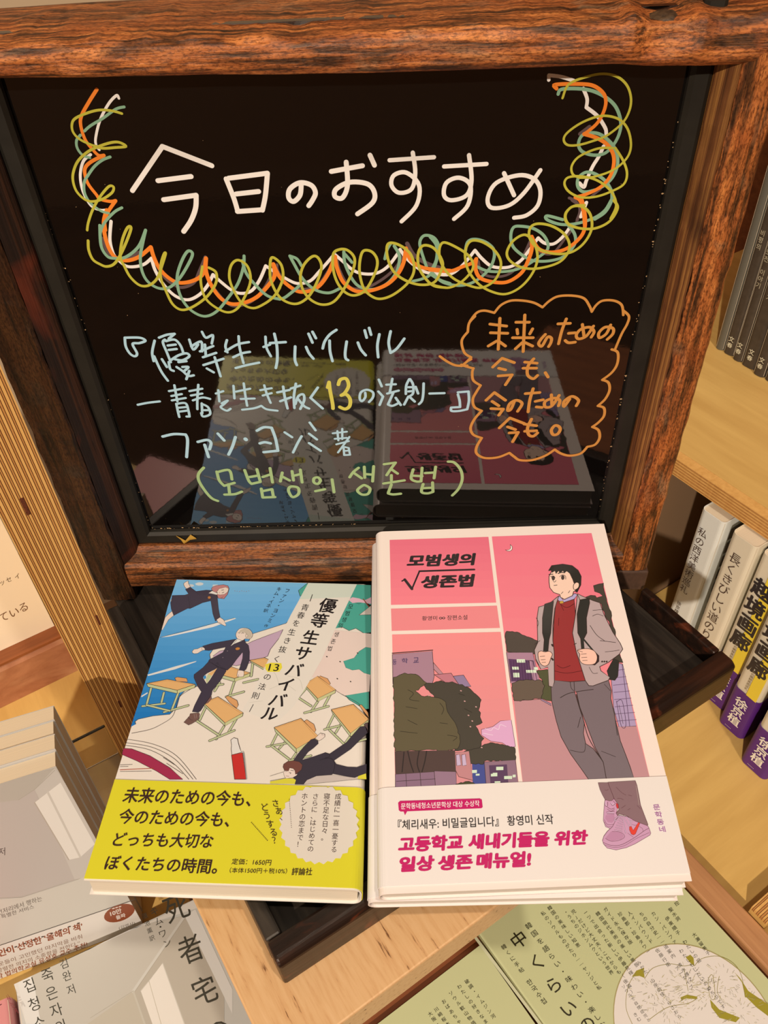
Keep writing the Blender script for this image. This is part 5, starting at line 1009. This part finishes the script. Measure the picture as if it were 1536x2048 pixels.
# bottom near-left spine corners picked in the photograph
def bk(x, y): return lv.at(x, y)
pB = bk(1437, 1440)                                               # banded book with its whole purple band in view
def spn(o, w_, H): return o
T3 = .0245
fB = Vector(pB); 
def art_on(bkk, p, T_): return Plane(p, -E1, -E2)
specs = []
b3 = standing('purple_banded_book', 'cream and yellow spine book with purple band, nearest whole one beside the tray corner', fB, .13, T3, .1905, 0, creamb, 'purple banded books')
b3.root.location
pl3 = Plane(fB, -E1, -E2)
def banded(b, p, T_, first):
    A = Art(Plane(p, -E1, -E2), (205, 180, 145), lift=.0009)
    pl = A.pl
    def q(a, z): return p - E2 * a + UZ * z
    A.poly3([q(T_ * .5, .056), q(T_ * .9, .056), q(T_ * .9, .19), q(T_ * .5, .19)], A.col((226, 178, 44)))
    def g(ch, a, z, w_, h_, c, bold=0):
        v, f, bb = glyphs(ch, 0); 
        A._copies([[q(a, z) - E2 * ((x - .5 + dx) * w_) + UZ * ((y - .38 + dy) * h_) for x, y in v] for dx, dy in heavy(bold)], f, A.col(c))
    for i, ch in enumerate('越境画廊'): g(ch, T_ * .5, .158 - i * .0215, .0185, .0205, (40, 32, 28), .035)
    for i, ch in enumerate('私の朝鮮美術巡礼'): g(ch, T_ * .42, .086 - i * .0034, .0032, .0032, (120, 96, 60))
    A.build('spine_print', ink_gloss, b.cover)
    bd = b.wrap('paper_band', 1 - .056 / .1905, .999, .0008, .0004, purple, b.root)
    A = Art(Plane(p, -E1, -E2), (205, 180, 145), lift=.0015); pl = A.pl
    def g2(ch, a, z, w_, h_, c, bold=0):
        v, f, bb = glyphs(ch, 0)
        A._copies([[p - E2 * a + UZ * z - E2 * ((x - .5 + dx) * w_) + UZ * ((y - .38 + dy) * h_) for x, y in v] for dx, dy in heavy(bold)], f, A.col(c))
    for i, ch in enumerate('徐京植'): g2(ch, T_ * .5, .043 - i * .0125, .0125, .0125, (226, 206, 186), .02)
    for i in range(6): g2('・', T_ * .3 + i * .0011, .0045, .003, .003, (226, 206, 186))
    A.build('band_print', ink_gloss, bd)
banded(b3, fB, T3, 0)
dB = Vector(bk(1413, 1392)) - fB; dB = E2 * dB.dot(E2) + E1 * dB.dot(E1)
p2 = fB + dB + E2 * .0035
b4 = standing('purple_banded_book', 'purple banded book mostly hidden behind the corner of the black tray', p2, .13, T3, .1905, 0, creamb, 'purple banded books'); banded(b4, p2, T3, 1)
p5 = bk(1481, 1518)
b5 = standing('purple_banded_book', 'purple banded book cut by the right edge of the photo', p5, .13, T3, .1905, 0, creamb, 'purple banded books'); banded(b5, p5, T3, 1)
# two cream books further back: spines picked at their tops
def from_top(x, y, c_): pl = Plane(ces(c_, 0, 0), -E1, E2); return pl.at(x, y)
def plain_spine(name, label, x, y, c_, T_, H, mat, title, sub, dark=False, size=.0105, bold=0, a_=.42):
    t = from_top(x, y, c_); p = Vector((t.x, t.y, zl_)); H = min(t.z - zl_, CAM.z + zb - .0012 - zl_)
    b = standing(name, label, p, .125, T_, H, 0, mat)
    A = Art(Plane(p, -E1, -E2), (205, 180, 145), lift=.0007)
    def g(ch, a, z, w_, h_):
        v, f, bb = glyphs(ch, 0)
        A._copies([[p - E2 * a + UZ * z - E2 * ((x_ - .5 + dx) * w_) + UZ * ((y_ - .38 + dy) * h_) for x_, y_ in v] for dx, dy in heavy(bold)], f, A.col((70, 48, 34)))
    for i, ch in enumerate(title): g(ch, T_ * a_, H - .022 - i * size * 1.03, size * .95, size)
    z2 = H - .022 - len(title) * size * 1.03 - .010
    for i, ch in enumerate(sub): g(ch, T_ * a_, z2 - i * .0055, .005, .0052)
    A.build('spine_print', ink_gloss, b.cover); return b, p, H
w1, pw, Hw = plain_spine('white_spine_book', 'white spine book with small vertical title, leftmost book under the right shelf', 1403, 1016, .468, .0235, .18, whiteb, '私の西洋美術巡礼', '徐京植', size=.0098, a_=.35)
A = Art(Plane(pw - E2 * .0235, -E2, E1), (205, 180, 145), lift=.0007)
for k in range(7):
    z_ = pw.z + Hw - .012 - k * .017; A.poly3([pw - E2 * .0235 + E1 * (.012 + .001 * k) + UZ * (z_ - pw.z), pw - E2 * .0235 + E1 * .05 + UZ * (z_ - pw.z), pw - E2 * .0235 + E1 * .05 + UZ * (z_ - pw.z - .013), pw - E2 * .0235 + E1 * (.012 + .001 * k) + UZ * (z_ - pw.z - .013)], A.col((96, 74, 52)))
A.build('cover_photo', ink_gloss, w1.cover)
w2, p2w, H2 = plain_spine('cream_spine_book', 'cream spine book with brushed brown vertical title under the right shelf', 1466, 1058, .462, .0235, .18, creamb, '長くきびしい道のり', '徐京植', size=.0118, a_=.45)
t = from_top(1536, 1092, .466); p = Vector((t.x, t.y, zl_))
b6 = standing('black_book', 'plain black book between the cream spine book and the purple banded books', p2w - E2 * (.0235 + .0003) + E1 * .012,   .12, .0022, .185, 0, blk)
# beige standing card behind
# ================================================================== thin dark books on the upper shelf
zu_ = CAM.z + zu + .0006; lu = lvl(zu_); gry = plain('charcoal_cloth', rgb(74, 66, 58), .6, noise=.25, scale=200, bump=.2); gry2 = plain('slate_cover', rgb(98, 98, 92), .35)
pts_ = [(1428, 694), (1444, 703), (1462, 716), (1480, 727), (1503, 745), (1526, 757), (1548, 770)]
gold = (214, 190, 140); prev = None
cU = c_of(lu.at(1444, 703))
for i in range(6):
    a_, b_ = lu.at(*pts_[i]), lu.at(*pts_[i + 1]); sa, sb_ = s_of(a_), s_of(b_); T_ = abs(sa - sb_) - .0006; c_ = min(c_of(a_), c_of(b_)) if False else c_of(a_)
    p = ces(c_, sa - .0003, zu + .0006)
    lab = ['slate-edged thin book, leftmost on the upper right shelf', 'thin charcoal book with gold lettering, second from left on the upper shelf', 'thin charcoal book with gold lettering, third from left on the upper shelf', 'thin charcoal book with gold lettering, fourth from left on the upper shelf', 'thin charcoal book with gold lettering, fifth from left on the upper shelf', 'thin charcoal book at the right edge of the upper shelf'][i]
    if T_ < .003: T_ = .003
    b = standing('charcoal_book', lab, p, .14, T_, .30, 0, gry2 if i == 0 else gry, 'thin charcoal books on the upper shelf')
    if i:
        A = Art(Plane(p, -E1, -E2), (205, 180, 145), lift=.0007)
        def g(ch, a, z, w_, h_, c):
            v, f, bb = glyphs(ch, 0); A._add([p - E2 * a + UZ * z - E2 * ((x_ - .5) * w_) + UZ * ((y_ - .38) * h_) for x_, y_ in v], f, A.col(c))
        g('文', T_ * .5, .017, .0062, .006, gold); g('春', T_ * .5, .0105, .0062, .0055, gold)
        for k, ch in enumerate(['', '비평의', '비평의', '소의 도전 이야기', '나의 문학 이야기', '비평의 시간'][i] if i in (1, 3, 5) else '의 도전 이야기'[::1]): g(ch, T_ * .5, .122 - k * .0062, .0056, .0058, (176, 152, 108))
        A.build('spine_print', ink_gloss, b.cover)
